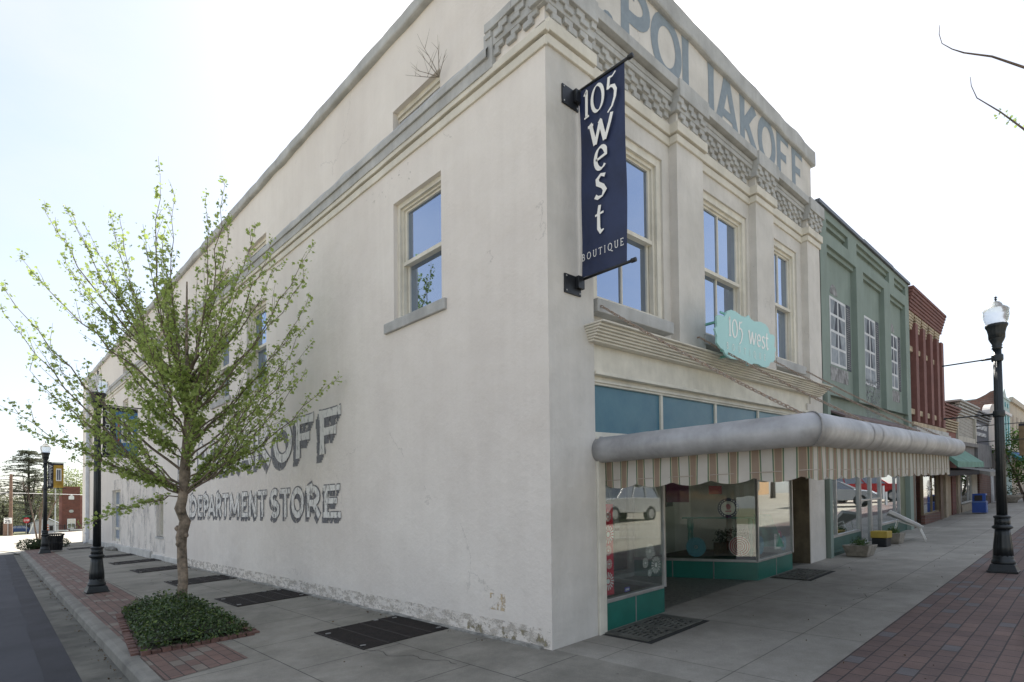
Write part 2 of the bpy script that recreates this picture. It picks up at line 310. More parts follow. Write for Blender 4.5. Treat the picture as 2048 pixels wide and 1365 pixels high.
def wall_grid(mb, P, u0, u1, v0, v1, holes, depth, inward):
    """flat wall through P(u, v, d) with rectangular holes and their reveals; every hole = (u0,u1,v0,v1)"""
    us = sorted(set([u0, u1]+[h[i] for h in holes for i in (0, 1)])); vs = sorted(set([v0, v1]+[h[i] for h in holes for i in (2, 3)]))
    us = [u for u in us if u0 <= u <= u1]; vs = [v for v in vs if v0 <= v <= v1]
    for i in range(len(us)-1):
        for j in range(len(vs)-1):
            cu, cv = (us[i]+us[i+1])/2, (vs[j]+vs[j+1])/2
            if any(h[0] < cu < h[1] and h[2] < cv < h[3] for h in holes): continue
            mb.quad(P(us[i], vs[j], 0), P(us[i+1], vs[j], 0), P(us[i+1], vs[j+1], 0), P(us[i], vs[j+1], 0))
    d = depth*inward
    for a, b, c, e in holes:
        mb.quad(P(a, c, 0), P(b, c, 0), P(b, c, d), P(a, c, d)); mb.quad(P(a, e, 0), P(b, e, 0), P(b, e, d), P(a, e, d))
        mb.quad(P(a, c, 0), P(a, e, 0), P(a, e, d), P(a, c, d)); mb.quad(P(b, c, 0), P(b, e, 0), P(b, e, d), P(b, c, d))

# ------------------------------------------------------------------ lettering: pen strokes along drawn centre lines
def arc(cx, cy, rx, ry, a0, a1, n=14): return [(cx+rx*math.cos(R(a0+(a1-a0)*i/n)), cy+ry*math.sin(R(a0+(a1-a0)*i/n))) for i in range(n+1)]
def ribbon(pts, w, nib=None):
    """outline quads of a stroke; w = width or list; nib = (angle, thin share) for a broad pen"""
    P = [Vector((p[0], p[1])) for p in pts]; n = len(P); Lf = []; Rt = []
    closed = (P[0]-P[-1]).length < 1e-6
    for i in range(n):
        a = P[i]-P[i-1] if i > 0 else (P[i]-P[-2] if closed else P[1]-P[0]); b = P[i+1]-P[i] if i < n-1 else (P[1]-P[0] if closed else P[-1]-P[-2])
        a.normalize(); b.normalize(); t = a+b
        if t.length < 1e-6: t = b.copy()
        t.normalize(); nn = Vector((-t.y, t.x)); c = max(.5, nn.dot(Vector((-b.y, b.x))))
        ww = w[i] if isinstance(w, (list, tuple)) else w
        if nib:
            na = Vector((math.cos(R(nib[0])), math.sin(R(nib[0])))); k = abs(na.dot(nn)); ww = ww*(nib[1]+(1-nib[1])*k)
        Lf.append(P[i]+nn*ww/2/c); Rt.append(P[i]-nn*ww/2/c)
    return [(Lf[i], Rt[i], Rt[i+1], Lf[i+1]) for i in range(n-1)]
BLOCK = {  # heavy painted capitals: (advance, strokes), unit height
 'D': (.62, [[(.1, 0), (.1, 1)], [(.02, .93)]+[(.25, .93)]+arc(.25, .5, .27, .43, 90, -90)+[(.02, .07)]]),
 'P': (.60, [[(.12, 0), (.12, 1)], [(.02, .93), (.28, .93)]+arc(.28, .68, .22, .25, 90, -90, 10)+[(.12, .43)]]),
 'O': (.66, [arc(.31, .5, .235, .43, 90, 450, 26)]),
 'L': (.56, [[(.12, 1), (.12, 0)], [(.04, .07), (.5, .07)]]),
 'I': (.30, [[(.13, 1), (.13, 0)]]),
 'A': (.66, [[(.06, 0), (.31, 1)], [(.31, 1), (.56, 0)], [(.14, .3), (.48, .3)]]),
 'K': (.64, [[(.12, 1), (.12, 0)], [(.16, .42), (.5, .95)], [(.24, .5), (.54, .02)]]),
 'F': (.58, [[(.12, 1), (.12, 0)], [(.05, .93), (.52, .93)], [(.12, .52), (.42, .52)]]),
 'E': (.58, [[(.12, 1), (.12, 0)], [(.05, .93), (.5, .93)], [(.12, .52), (.42, .52)], [(.05, .07), (.52, .07)]]),
 'R': (.64, [[(.12, 1), (.12, 0)], [(.04, .93), (.28, .93)]+arc(.28, .7, .2, .23, 90, -90, 10)+[(.12, .47)], [(.3, .47), (.53, .02)]]),
 'T': (.58, [[(.28, 1), (.28, 0)], [(.03, .93), (.53, .93)]]),
 'M': (.80, [[(.1, 0), (.1, 1)], [(.1, 1), (.37, .15)], [(.37, .15), (.64, 1)], [(.64, 1), (.64, 0)]]),
 'N': (.66, [[(.1, 0), (.1, 1)], [(.1, 1), (.52, 0)], [(.52, 0), (.52, 1)]]),
 'S': (.58, [arc(.27, .72, .19, .22, 35, 270, 14)+arc(.27, .28, .2, .22, 90, -145, 14)]),
 '.': (.25, [arc(.1, .07, .035, .035, 90, 450, 10)])}
PEN = {  # pen-drawn letters, x-height .62
 '1': (.34, [[(.06, .80), (.16, .92), (.17, .9), (.16, .05)], [(.06, .0), (.27, .02)]]),
 '0': (.62, [arc(.3, .45, .235, .45, 90, 450, 26)]),
 '5': (.52, [[(.16, .88), (.30, .86), (.44, .96)], [(.17, .90), (.12, .50)], [(.12, .50), (.24, .56), (.36, .50), (.43, .34), (.40, .12), (.28, -.14), (.10, -.28)]]),
 'w': (.86, [[(.02, .60), (.09, .62), (.24, .02)], [(.24, .02), (.42, .60)], [(.38, .62), (.42, .58), (.56, .02)], [(.56, .02), (.72, .40), (.80, .64)], [(.0, .60), (.18, .60)]]),
 'e': (.52, [[(.09, .30), (.42, .36), (.40, .5)]+arc(.26, .32, .18, .29, 55, 315, 18)]),
 's': (.44, [[(.36, .55), (.22, .61), (.10, .52), (.12, .40), (.28, .28), (.35, .16), (.26, .03), (.12, .02), (.03, .09)]]),
 't': (.40, [[(.20, .86), (.15, .62), (.15, .16), (.22, .03), (.34, .08)], [(.02, .58), (.34, .61)]]),
 'B': (.56, [[(.1, 0), (.1, 1)], [(.03, .97), (.25, .97)]+arc(.25, .76, .15, .21, 90, -90, 8)+[(.12, .54)], [(.25, .54)]+arc(.26, .28, .19, .25, 90, -90, 8)+[(.03, .03)]]),
 'O': (.76, [arc(.36, .5, .3, .48, 90, 450, 24)]),
 'U': (.68, [[(.12, 1), (.12, .35)]+arc(.33, .32, .21, .3, 180, 360, 10)+[(.54, 1)], [(.03, .98), (.21, .98)], [(.46, .98), (.62, .98)]]),
 'T': (.62, [[(.3, .97), (.3, .02)], [(.04, .86), (.05, .96), (.55, .96), (.56, .86)], [(.2, .02), (.4, .02)]]),
 'I': (.34, [[(.15, .97), (.15, .03)], [(.05, .98), (.25, .98)], [(.05, .02), (.25, .02)]]),
 'Q': (.78, [arc(.36, .5, .3, .48, 90, 450, 24), [(.36, .08), (.5, -.02), (.68, -.2), (.84, -.22)]]),
 'E': (.54, [[(.1, 0), (.1, 1)], [(.03, .97), (.44, .97), (.45, .84)], [(.1, .52), (.36, .52), (.36, .44)], [(.03, .03), (.46, .03), (.49, .17)]])}
def write(mb, text, font, place, h, wx=1.0, pen=.13, nib=None, gap=0, flare=False, grow=0, lift=0, shift=(0, 0), at=None):
    """strokes of a text; place(u, v, lift) -> point. at = list of start positions per letter (world units)"""
    u = 0; k = lift
    for i, ch in enumerate(text):
        if ch == ' ': u += .35*h*wx; continue
        adv, st = font[ch]
        if at: u = at[i][0]; wx = (at[i][1]-at[i][0])/h/adv
        for s_ in st:
            pts = [(u+p[0]*h*wx+shift[0], p[1]*h+shift[1]) for p in s_]
            if flare and len(s_) == 2:
                a, b = pts; pts = [(a[0]+(b[0]-a[0])*q, a[1]+(b[1]-a[1])*q) for q in (0, .12, .3, .7, .88, 1)]; ww = [pen*h*f+grow for f in (1.22, 1.08, 1, 1, 1.08, 1.22)]
            else: ww = pen*h+grow
            horiz = len(s_) == 2 and abs(s_[0][1]-s_[1][1]) < .05
            if horiz and not nib: ww = [x*.8 for x in ww] if isinstance(ww, list) else ww*.8
            for q in ribbon(pts, ww, nib): mb.ngon([place(v.x, v.y, k) for v in q])
            k += .00025
        u += adv*h*wx+gap
    return u

def letters(text, font, place, h, m, parent, name='letter', shear=False, layers=((0, 0, 0),), at=None, wx=1.0, gap=0, lift=0, **kw):
    u = 0
    for i, ch in enumerate(text):
        if ch == ' ': u += .35*h*wx; continue
        mb = MB(); u0 = u
        for k, (sx, sz, gr) in enumerate(layers):
            if at: write(mb, ch, font, place, h, at=[at[i]], grow=gr, shift=(sx, sz), lift=lift+k*.0012, **kw)
            else: write(mb, ch, font, lambda a, b, c: place(a+u0, b, c), h, wx=wx, grow=gr, shift=(sx, sz), lift=lift+k*.0012, **kw)
        mb.build(name, m, parent, shear=shear, fix=False)
        u += font[ch][0]*h*wx+gap
    return u

# ------------------------------------------------------------------ the ground and the street surfaces
CONC = brick('sidewalk_concrete', (.29, .27, .23), (.265, .25, .21), (.08, .075, .065), 1.18, 1.13, ms=.006, rot=(0, 0, R(90)), offset=.5, bump=.25, vary=.3, stain=.9)
CONC2 = brick('front_concrete', (.36, .335, .29), (.33, .31, .27), (.16, .15, .13), 1.55, 1.1, ms=.006, offset=0, bump=.25, vary=.25, stain=.6)
KERB = mat('kerb_concrete', (.22, .21, .185), .9, .2, 1.8, .5, 60)
GUT = mat('gutter_concrete', (.15, .143, .12), .9, .28, 1.5, .5, 60)
ASPH = mat('asphalt', (.05, .051, .062), .88, .16, .9, .6, 140)
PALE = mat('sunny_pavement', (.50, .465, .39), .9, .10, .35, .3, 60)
PAV = brick('brick_pavers', (.215, .13, .105), (.16, .105, .088), (.055, .048, .042), .235, .115, ms=.006, rot=(0, 0, R(91)), vary=.3, c3=(.24, .20, .165), bump=.5)
PAV2 = brick('brick_pavers_front', (.19, .125, .105), (.145, .10, .09), (.05, .044, .042), .21, .135, ms=.006, vary=.28, c3=(.16, .145, .145), bump=.5)
GRASS = mat('verge', (.10, .12, .045), .95, .3, .8, .8, 30, col2=(.16, .13, .08))
xi = lambda y: 1.33+.0165*(y-6)
xs = lambda y: 2.15+.0165*(y-10.4)
xe = lambda y: .80+.023*(y-4)
def sheet(name, rows, m, dz=0, kind='structure'):
    """rows = [(y, x0, x1)] on the climbing plane"""
    mb = MB()
    for (y0, a0, b0), (y1, a1, b1) in zip(rows, rows[1:]):
        mb.quad((a0, y0, gz(a0, y0)+dz), (b0, y0, gz(b0, y0)+dz), (b1, y1, gz(b1, y1)+dz), (a1, y1, gz(a1, y1)+dz))
    o = mb.build(name, m, fix=False); o['kind'] = kind; return o
# one big sheet of earth to the horizon
mb = MB(); xsg = [-700, -300, -150, -80, -40, -12, 0, 12, 30, 70, 150, 300, 700]; ysg = [-600, -250, -100, -40, 0, 36, 50, 62, 80, 100, 130, 160, 220, 300, 700]
for y in ysg:
    for x in xsg: mb.v.append((x, y, gz(x, y)-.32))
n = len(xsg)
for j in range(len(ysg)-1):
    for i in range(n-1): mb.f.append((j*n+i, j*n+i+1, (j+1)*n+i+1, (j+1)*n+i))
o = mb.build('ground', GRASS, fix=False); o['kind'] = 'structure'
sheet('side_street', [(y, -9, xe(y)) for y in (-6, 0, 6, 12, 20, 31.5, 36)], ASPH, -.13)
mb = MB(); rs = random.Random(77)
for i in range(60):                                            # darker resurfacing strip along the gutter
    y0, y1 = 4+i*.46, 4+(i+1)*.46; f = lambda y: xe(y)-.30-.05*noise.noise(Vector((y*.8, 3, 1)))-.02*noise.noise(Vector((y*5, 3, 1)))
    mb.quad((f(y0), y0, gz(f(y0))-.1262), (xe(y0), y0, gz(xe(y0))-.1262), (xe(y1), y1, gz(xe(y1))-.1262), (f(y1), y1, gz(f(y1))-.1262))
o = mb.build('asphalt_strip', mat('asphalt_strip', (.040, .040, .048), .9, .2, 1.2, .6, 140), fix=False); o['kind'] = 'structure'
sheet('gutter', [(y, xe(y)-.02, xi(y)-.13) for y in (-1, 3, 6, 12, 20, 31)], GUT, -.124)
mb = MB()
ys_ = [1.2+i*.6 for i in range(50)]
for i in range(len(ys_)-1):                                   # kerb with a rounded nose, in cast lengths
    a, b = ys_[i], ys_[i+1]; g = .004 if i % 4 == 3 else 0
    for y0, y1 in ((a, b-g),):
        pr = [(-.16, -.14), (-.15, -.03), (-.125, -.004), (-.09, .006), (0, .006), (0, -.14)]
        A = [(xi(y0)+p[0], y0, gz(xi(y0)+p[0])+p[1]) for p in pr]; B = [(xi(y1)+p[0], y1, gz(xi(y1)+p[0])+p[1]) for p in pr]
        k = len(pr); mb.add(A+B, [(j, j+1, k+j+1, k+j) for j in range(k-1)]+[tuple(range(k))]+[tuple(range(2*k-1, k-1, -1))])
o = mb.build('kerb', KERB); o['kind'] = 'structure'
sheet('brick_strip', [(y, xi(y), xs(y)) for y in (7.25, 10.32, 14, 18, 22, 26, 31.6)], PAV, .004)
sheet('sidewalk', [(y, xi(y), 4.23) for y in (0, 3, 6, 7.24)]+[(7.241, xs(7.24), 4.23)]+[(y, xs(y), 4.23) for y in (10.3, 14, 20, 26, 31.6, 35.6)], CONC, .002)
mb = MB(); mb.ngon([(x, y, gz(x)+.006) for x, y in ((1.31, 5.98), (2.10, 6.14), (2.11, 7.16), (1.34, 7.16))]); o = mb.build('brick_patch', PAV, fix=False); o['kind'] = 'structure'
mb = MB()
for a, b in ((4.19, 14), (14, 30), (30, 60)): mb.quad((a, 1.63, gz(a)+.002), (b, 1.63, gz(b)+.002), (b, 6.4 if a < 5 else 3.95, gz(b)+.002), (a, 6.4 if a < 5 else 3.95, gz(a)+.002)) if a > 5 else mb.quad((4.23, 1.63, gz(4.23)+.002), (14, 1.63, gz(14)+.002), (14, 3.97, gz(14)+.002), (4.23, 3.97, gz(4.23)+.002))
o = mb.build('front_sidewalk', CONC2, fix=False); o['kind'] = 'structure'
mb = MB()
for a, b in ((3.2, 14), (14, 30), (30, 60)): mb.quad((a, -.35, gz(a)+.006), (b, -.35, gz(b)+.006), (b, 1.63, gz(b)+.006), (a, 1.63, gz(a)+.006))
o = mb.build('brick_walk', PAV2, fix=False); o['kind'] = 'structure'
# the open square across the street, sunlit
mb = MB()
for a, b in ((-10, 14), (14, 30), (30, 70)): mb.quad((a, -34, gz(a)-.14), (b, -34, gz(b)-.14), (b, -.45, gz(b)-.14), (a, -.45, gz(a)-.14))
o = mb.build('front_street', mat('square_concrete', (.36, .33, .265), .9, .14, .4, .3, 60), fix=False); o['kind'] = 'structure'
mb = MB()
for a, b in ((3.2, 14), (14, 30), (30, 60)):
    mb.add([(a, -.45, gz(a)-.15), (a, -.35, gz(a)-.15), (a, -.35, gz(a)+.006), (a, -.45, gz(a)+.006), (b, -.45, gz(b)-.15), (b, -.35, gz(b)-.15), (b, -.35, gz(b)+.006), (b, -.45, gz(b)+.006)], [(0, 1, 5, 4), (1, 2, 6, 5), (2, 3, 7, 6), (3, 0, 4, 7)])
o = mb.build('front_kerb', KERB); o['kind'] = 'structure'
mb = MB()
for i in range(14):
    x = 8+i*2.9; mb.quad((x, -7.2, gz(x)-.134), (x+.12, -7.2, gz(x+.12)-.134), (x+2.6, -2.4, gz(x+2.6)-.134), (x+2.48, -2.4, gz(x+2.48)-.134))
o = mb.build('parking_lines', mat('line_paint', (.75, .75, .72), .8, .1), fix=False); o['kind'] = 'structure'
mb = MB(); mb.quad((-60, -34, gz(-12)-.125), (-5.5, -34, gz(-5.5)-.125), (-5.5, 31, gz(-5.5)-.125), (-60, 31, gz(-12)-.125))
o = mb.build('bounce_sheet', PALE, fix=False); o['kind'] = 'structure'  # unseen pale ground added to bounce sunlight onto the side wall
# sunlit crossing beyond the building
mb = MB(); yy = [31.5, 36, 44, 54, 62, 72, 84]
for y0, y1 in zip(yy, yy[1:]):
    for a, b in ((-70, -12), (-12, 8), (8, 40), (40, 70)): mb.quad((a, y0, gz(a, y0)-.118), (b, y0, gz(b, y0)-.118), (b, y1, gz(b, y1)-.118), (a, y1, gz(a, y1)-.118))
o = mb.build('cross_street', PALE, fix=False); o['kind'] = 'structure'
mb = MB()
for i in range(9):
    t0, t1 = i/9, (i+1)/9; f = lambda t: (1.46-8*t*t, 31.6+14*t)
    (x0, y0), (x1, y1) = f(t0), f(t1); mb.quad((x0, y0, gz(x0, y0)-.112), (x0+.09, y0, gz(x0+.09, y0)-.112), (x1+.09, y1, gz(x1+.09, y1)-.112), (x1, y1, gz(x1, y1)-.112))
o = mb.build('pavement_joint', mat('joint_tar', (.12, .115, .11), .9, .1), fix=False); o['kind'] = 'structure'

# ------------------------------------------------------------------ corner building
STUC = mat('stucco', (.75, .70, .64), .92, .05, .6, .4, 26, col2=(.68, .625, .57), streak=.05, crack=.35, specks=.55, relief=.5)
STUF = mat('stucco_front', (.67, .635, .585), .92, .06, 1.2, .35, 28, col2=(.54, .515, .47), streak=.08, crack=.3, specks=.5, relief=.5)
GREY = mat('grey_trim', (.49, .49, .475), .92, .12, 1.9, .7, 24, col2=(.37, .37, .36), streak=.16, specks=.25)
CREAM = mat('cream_trim', (.68, .64, .55), .85, .07, 2.0, .2, 30, streak=.08)
WOOD = mat('cream_wood', (.74, .70, .60), .7, .08, 3.0, .2, 60, streak=.12)
DARKIN = mat('dark_interior', (.035, .032, .03), .9, .1)
GL_SIDE = glass('window_glass_side', .50, body=(.02, .025, .035), wob=.02, gt=(.64, .77, 1))  # blue mirror tint paints the sky's reflection into the panes
GL_FRONT = glass('window_glass_front', .46, body=(.03, .03, .035), wob=.04, gt=(.64, .77, 1))  # same reflected sky blue put into the mirror colour
GL_SHOP = glass('shop_glass', .09, tint=(.93, .96, .94), pw=3.6)
METAL = mat('aluminium', (.42, .42, .41), .45, .12, 4, .1, 40, metal=.6)

bld = thing('corner_building', 'large off-white stucco corner building with painted store lettering on wall and parapet', 'building', (4.19, 3.83, .197))
PL = lambda y, z, d: (4.19+d, y, z)           # left wall: inward is +x
PF = lambda x, z, d: (x, 3.95+d, z)           # front wall field: inward is +y
def bx(mb, P, u0, u1, v0, v1, d0, d1):
    c = [P(u, v, d) for d in (d0, d1) for v in (v0, v1) for u in (u0, u1)]
    mb.add(c, [(0, 1, 3, 2), (4, 6, 7, 5), (0, 4, 5, 1), (2, 3, 7, 6), (0, 2, 6, 4), (1, 5, 7, 3)])
wc = [6.13, 11.80, 13.9+.0, 18.9, 24.83, 28.3, 32.9]
wl = [(5.59, 6.67), (11.25, 12.33), (13.42, 14.45), (19.0, 20.05), (24.35, 25.35), (28.4, 29.4), (32.4, 33.3)]
holesL = [(a, b, 4.16, 5.78) for a, b in wl]+[(a, b, 6.70, 7.06) for a, b in wl]+[(25.75, 27.43, .50, 2.50), (19.25, 20.1, .88, 2.14)]
mb = MB()
wall_grid(mb, PL, 3.83, 35.5, 0, 8.05, holesL, .20, 1)
# parapet top, back and party walls, roof
mb.box(4.2, 4.5, 4.1, 35.5, 7.7, 8.05)
mb.box(4.45, 12.0, 35.3, 35.5, 0, 8.12); mb.box(11.85, 12.08, 4.3, 35.3, .3, 8.0); mb.box(4.5, 11.85, 4.3, 35.3, 7.2, 7.35)
mb.box(4.5, 11.85, 4.3, 35.3, 3.2, 3.35)
mb.build('side_wall', STUC, bld, shear=False)
# front wall field with three window openings, pilasters
FW = [(5.08, 6.56), (7.50, 9.09), (9.97, 11.22)]
mb = MB(); hf = [(a, b, 3.90, 6.05) for a, b in FW]
wall_grid(mb, PF, 4.25, 12.1, 3.36, 7.06, hf, .22, 1)
PILS = [(4.19, 4.92), (6.73, 7.43), (9.17, 9.87), (11.45, 12.1)]
mb.box(4.1905, 4.92, 3.83, 3.98, .05, 7.05)
for a, b in PILS[1:3]: mb.box(a, b, 3.83, 3.98, 3.50, 7.05)
mb.box(11.28, 12.1, 3.83, 5.6, .08, 3.2); mb.box(11.45, 12.1, 3.83, 3.98, 3.2, 7.05)
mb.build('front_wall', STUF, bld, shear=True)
# parapet of the front
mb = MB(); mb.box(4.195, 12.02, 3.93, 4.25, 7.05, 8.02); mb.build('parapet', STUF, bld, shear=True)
mb = MB(); rough_slab(mb, 4.05, 12.12, 3.86, 4.32, 7.99, 8.28, 'x', amp=.03, seed=2); rough_slab(mb, 4.105, 4.55, 4.1, 35.6, 8.0, 8.175, 'y', amp=.04, seed=4)
mb.build('coping', GREY, bld, shear=True, bevel=.03)
# cream double moulding: along the side wall, and stepping round the pilasters
mb = MB(); mo = MB()
for z0, z1, pr in ((6.30, 6.40, .028), (6.42, 6.55, .055)):
    rough_slab(mb, 4.19-pr, 4.20, 3.83-pr, 35.4, z0-.03, z1-.07 if z1 > 6.5 else z1-.03, 'y', amp=.008, seed=z0)
    for i, (a, b) in enumerate(PILS):
        mb.box(a-(0 if i == 0 else pr), b+pr, 3.83-pr, 3.97, z0, z1)
    for a, b in ((4.92, 6.73), (7.43, 9.17), (9.87, 11.45)): rough_slab(mb, a, b, 3.95-pr, 3.96, z0-.01, z1, 'x', amp=.006, seed=a)
mb.build('cream_moulding', CREAM, bld, shear=True, bevel=.008)
# grey corbelled cornice
mb = MB(); T = MB()
rough_slab(mb, 4.12, 4.20, 4.66, 35.4, 6.45, 6.585, 'y', amp=.012, seed=3)
n = 170                                                        # ledge with a sloping, broken upper edge
for i in range(n):
    y0, y1 = 4.62+i*30.8/n, 4.62+(i+1)*30.8/n; f = lambda y: 6.82+.03*noise.noise(Vector((y*2.3, 1, 0)))+.028*noise.noise(Vector((y*9, 1, 0)))
    mb.add([(4.09, y0, 6.58), (4.09, y0, 6.66), (4.20, y0, f(y0)), (4.20, y0, 6.58), (4.09, y1, 6.58), (4.09, y1, 6.66), (4.20, y1, f(y1)), (4.20, y1, 6.58)],
           [(0, 1, 5, 4), (1, 2, 6, 5), (3, 0, 4, 7)])
def teeth(T, place, s0, s1, layers, step=.255):
    for zb, zt, p0, p1, ph in layers:
        k = 0; s = s0+ph
        while s < s1-.05:
            e = min(s+step*.52, s1); place(T, s, e, zb, zt, p0, p1); s += step; k += 1
def front_teeth(base):
    def f(T, a, b, z0, z1, p0, p1): T.box(a, b, base-p1, base-p0, z0, z1)
    return f
def side_teeth(T, a, b, z0, z1, p0, p1): T.box(4.19-p1, 4.19-p0, a, b, z0, z1)
LAY = [(6.79, 6.87, .04, .078, 0), (6.74, 6.80, .04, .076, .07), (6.64, 6.71, .0, .042, .10), (6.58, 6.65, .0, .04, .17)]
for i, (a, b) in enumerate(PILS):
    a0, b0 = (a-.05 if i else 4.1), b+.03
    mb.box(a0, b0, 3.78, 3.97, 6.70, 6.98); mb.box(a0-.003, b0+.003, 3.73, 3.97, 6.86, 7.09)
    teeth(T, front_teeth(3.83), a0, b0, LAY)
for a, b in ((4.95, 6.68), (7.46, 9.12), (9.90, 11.40)):
    mb.box(a, b, 3.90, 3.97, 6.70, 6.90); mb.box(a, b, 3.84, 3.97, 6.885, 6.95); mb.box(a, b, 3.76, 3.97, 6.965, 7.095)
    teeth(T, front_teeth(3.95), a, b, [(6.76, 6.83, .04, .078, 0), (6.71, 6.77, .04, .076, .07), (6.64, 6.71, .0, .042, .10), (6.58, 6.65, .0, .04, .17)])
    mb.box(a, b, 3.85, 3.97, 6.82, 6.886)
mb.box(4.09, 4.20, 3.735, 4.22, 6.86, 7.10); rough_slab(mb, 4.092, 4.20, 4.22, 4.66, 6.86, 6.96, 'y', amp=.02, seed=44, step=.1); rough_slab(mb, 4.125, 4.20, 4.56, 4.70, 6.45, 6.87, 'y', amp=.01, seed=45, step=.05); mb.box(4.14, 4.20, 3.785, 4.64, 6.69, 6.862); teeth(T, side_teeth, 3.80, 4.66, LAY)
rough_slab(mb, 4.13, 4.93, 3.80, 4.02, 7.09, 7.30, 'x', amp=.04, seed=8)
mb.build('cornice', GREY, bld, shear=True, bevel=.007); T.build('corbel_teeth', GREY, bld, shear=True, bevel=.006)
# low plinth at the far end of the side wall
mb = MB(); rough_slab(mb, 4.11, 4.20, 20.6, 28.2, .1, .42, 'y', amp=.03, seed=12); rough_slab(mb, 4.15, 4.20, 17.2, 20.6, .1, .33, 'y', amp=.03, seed=13); rough_slab(mb, 4.15, 4.20, 28.2, 33.8, .1, .40, 'y', amp=.02, seed=14)
mb.build('plinth', mat('plinth_render', (.55, .54, .51), .92, .12, 2, .4, 30), bld, bevel=.02)
mb = MB(); rough_slab(mb, 4.13, 4.21, 3.95, 17.2, .1, .215, 'y', amp=.02, seed=21, step=.12); mb.build('mortar_fillet', mat('mortar_fillet', (.36, .35, .32), .95, .25, 8, .8, 60), bld)

def window(P, u0, u1, v0, v1, d, gl, parent, shear, split=.5, muntin=True, cas=.085, casmat=None, m=None, offset=.05, sill=None, drop_=.0):
    f = MB(); m = m or WOOD
    c = cas
    for a, b, e, g in ((u0, u0+c, v0, v1), (u1-c, u1, v0, v1), (u0+c, u1-c, v1-c, v1), (u0+c, u1-c, v0, v0+c*.55)):
        bx(f, P, a, b, e, g, d-.05, d+.03)
    c2 = c*.45                                                 # inner bead
    for a, b, e, g in ((u0+c, u0+c+c2, v0+c*.55, v1-c), (u1-c-c2, u1-c, v0+c*.55, v1-c), (u0+c+c2, u1-c-c2, v1-c-c2, v1-c)): bx(f, P, a, b, e, g, d-.01, d+.05)
    a, b, e, g = u0+c+c2, u1-c-c2, v0+c*.55, v1-c-c2; mid = e+(g-e)*split; s = .045
    bx(f, P, a, b, mid-s/2-.005, mid+s/2, d-.005, d+.07)
    for q0, q1, dd in ((mid, g, d+.03), (e, mid, d+.065)):
        for A in ((a, a+s, q0, q1), (b-s, b, q0, q1)): bx(f, P, *A, dd-.01, dd+.025)
        bx(f, P, a+s, b-s, q0, q0+s*.9, dd-.01, dd+.025); bx(f, P, a+s, b-s, q1-s*.6, q1, dd-.01, dd+.025)
        if muntin: bx(f, P, (a+b)/2-.011, (a+b)/2+.011, q0+s, q1-s*.6, dd-.008, dd+.02)
    fo = f.build('window', m, parent, shear=shear)
    for q0, q1, dd in ((mid, g, d+.045), (e, mid, d+.08)):
        p = MB(); bx(p, P, a+s*.5, b-s*.5, q0+s*.4, q1-s*.3, dd, dd+.006); p.build('pane', gl, fo, shear=shear)
    if sill:
        q = MB(); bx(q, P, *sill); q.build('sill', GREY, fo, shear=shear, bevel=.01)
    return fo
for a, b in wl: window(PL, a, b, 4.16, 5.78, .115, GL_SIDE, bld, False, split=.51, muntin=False, cas=.06, sill=(a-.10, b+.21, 4.03, 4.17, -.04, .2))
mbs = MB()
for a, b in wl:                                                # small attic lights showing above the ledge
    f = MB(); bx(f, PL, a, a+.07, 6.7, 7.06, .07, .2); bx(f, PL, a+.07, b, 7.0, 7.06, .07, .2); bx(f, PL, a+.07, a+.11, 6.7, 7.0, .10, .2); bx(f, PL, a+.11, b, 6.955, 7.0, .10, .2); fo = f.build('window', WOOD, bld)
    p = MB(); bx(p, PL, a+.11, b, 6.7, 6.955, .15, .16); p.build('pane', GL_SIDE, fo)
for i, (a, b) in enumerate(FW): window(PF, a, b, 3.92, 6.05, .08, GL_FRONT, bld, True, split=.50, muntin=True, cas=.10, sill=(a-.11, b+.0, 3.72, 3.87, -.14, .12))
window(PL, 19.25, 20.1, .88, 2.14, .16, glass('dusty_glass', .10, body=(.35, .35, .33)), bld, False, muntin=False, sill=(19.2, 20.15, .82, .88, -.02, .2))
f = MB()                                                       # narrow glazed side door
for A in ((25.75, 25.83, .5, 2.5), (27.35, 27.43, .5, 2.5), (26.45, 26.53, .55, 2.42), (25.83, 27.35, 2.42, 2.5), (25.83, 27.35, 1.88, 1.95), (25.83, 27.35, .95, 1.05), (25.83, 27.35, .5, .6)): bx(f, PL, *A, .10, .16)
fo = f.build('side_door', WOOD, bld)
for A in ((25.83, 27.35, .6, 2.42),): p = MB(); bx(p, PL, *A, .13, .135); p.build('pane', GL_SIDE, fo)
f = MB(); f.blob((4.02, 26.5, .22), .14, .95, .10, 4, .25); f.build('step', mat('old_stone', (.23, .22, .19), .95, .3, 6, .8, 20), bld, smooth=True)
f = MB(); f.box(4.05, 4.18, 33.25, 33.40, .25, 7.55); f.box(4.02, 4.19, 33.22, 33.43, .65, .72); f.tube([(4.11, 33.32, .3), (4.06, 33.32, .24), (3.98, 33.32, .22)], .05, 8)
f.build('downspout', mat('white_metal', (.62, .64, .67), .5, .08), bld, bevel=.01)

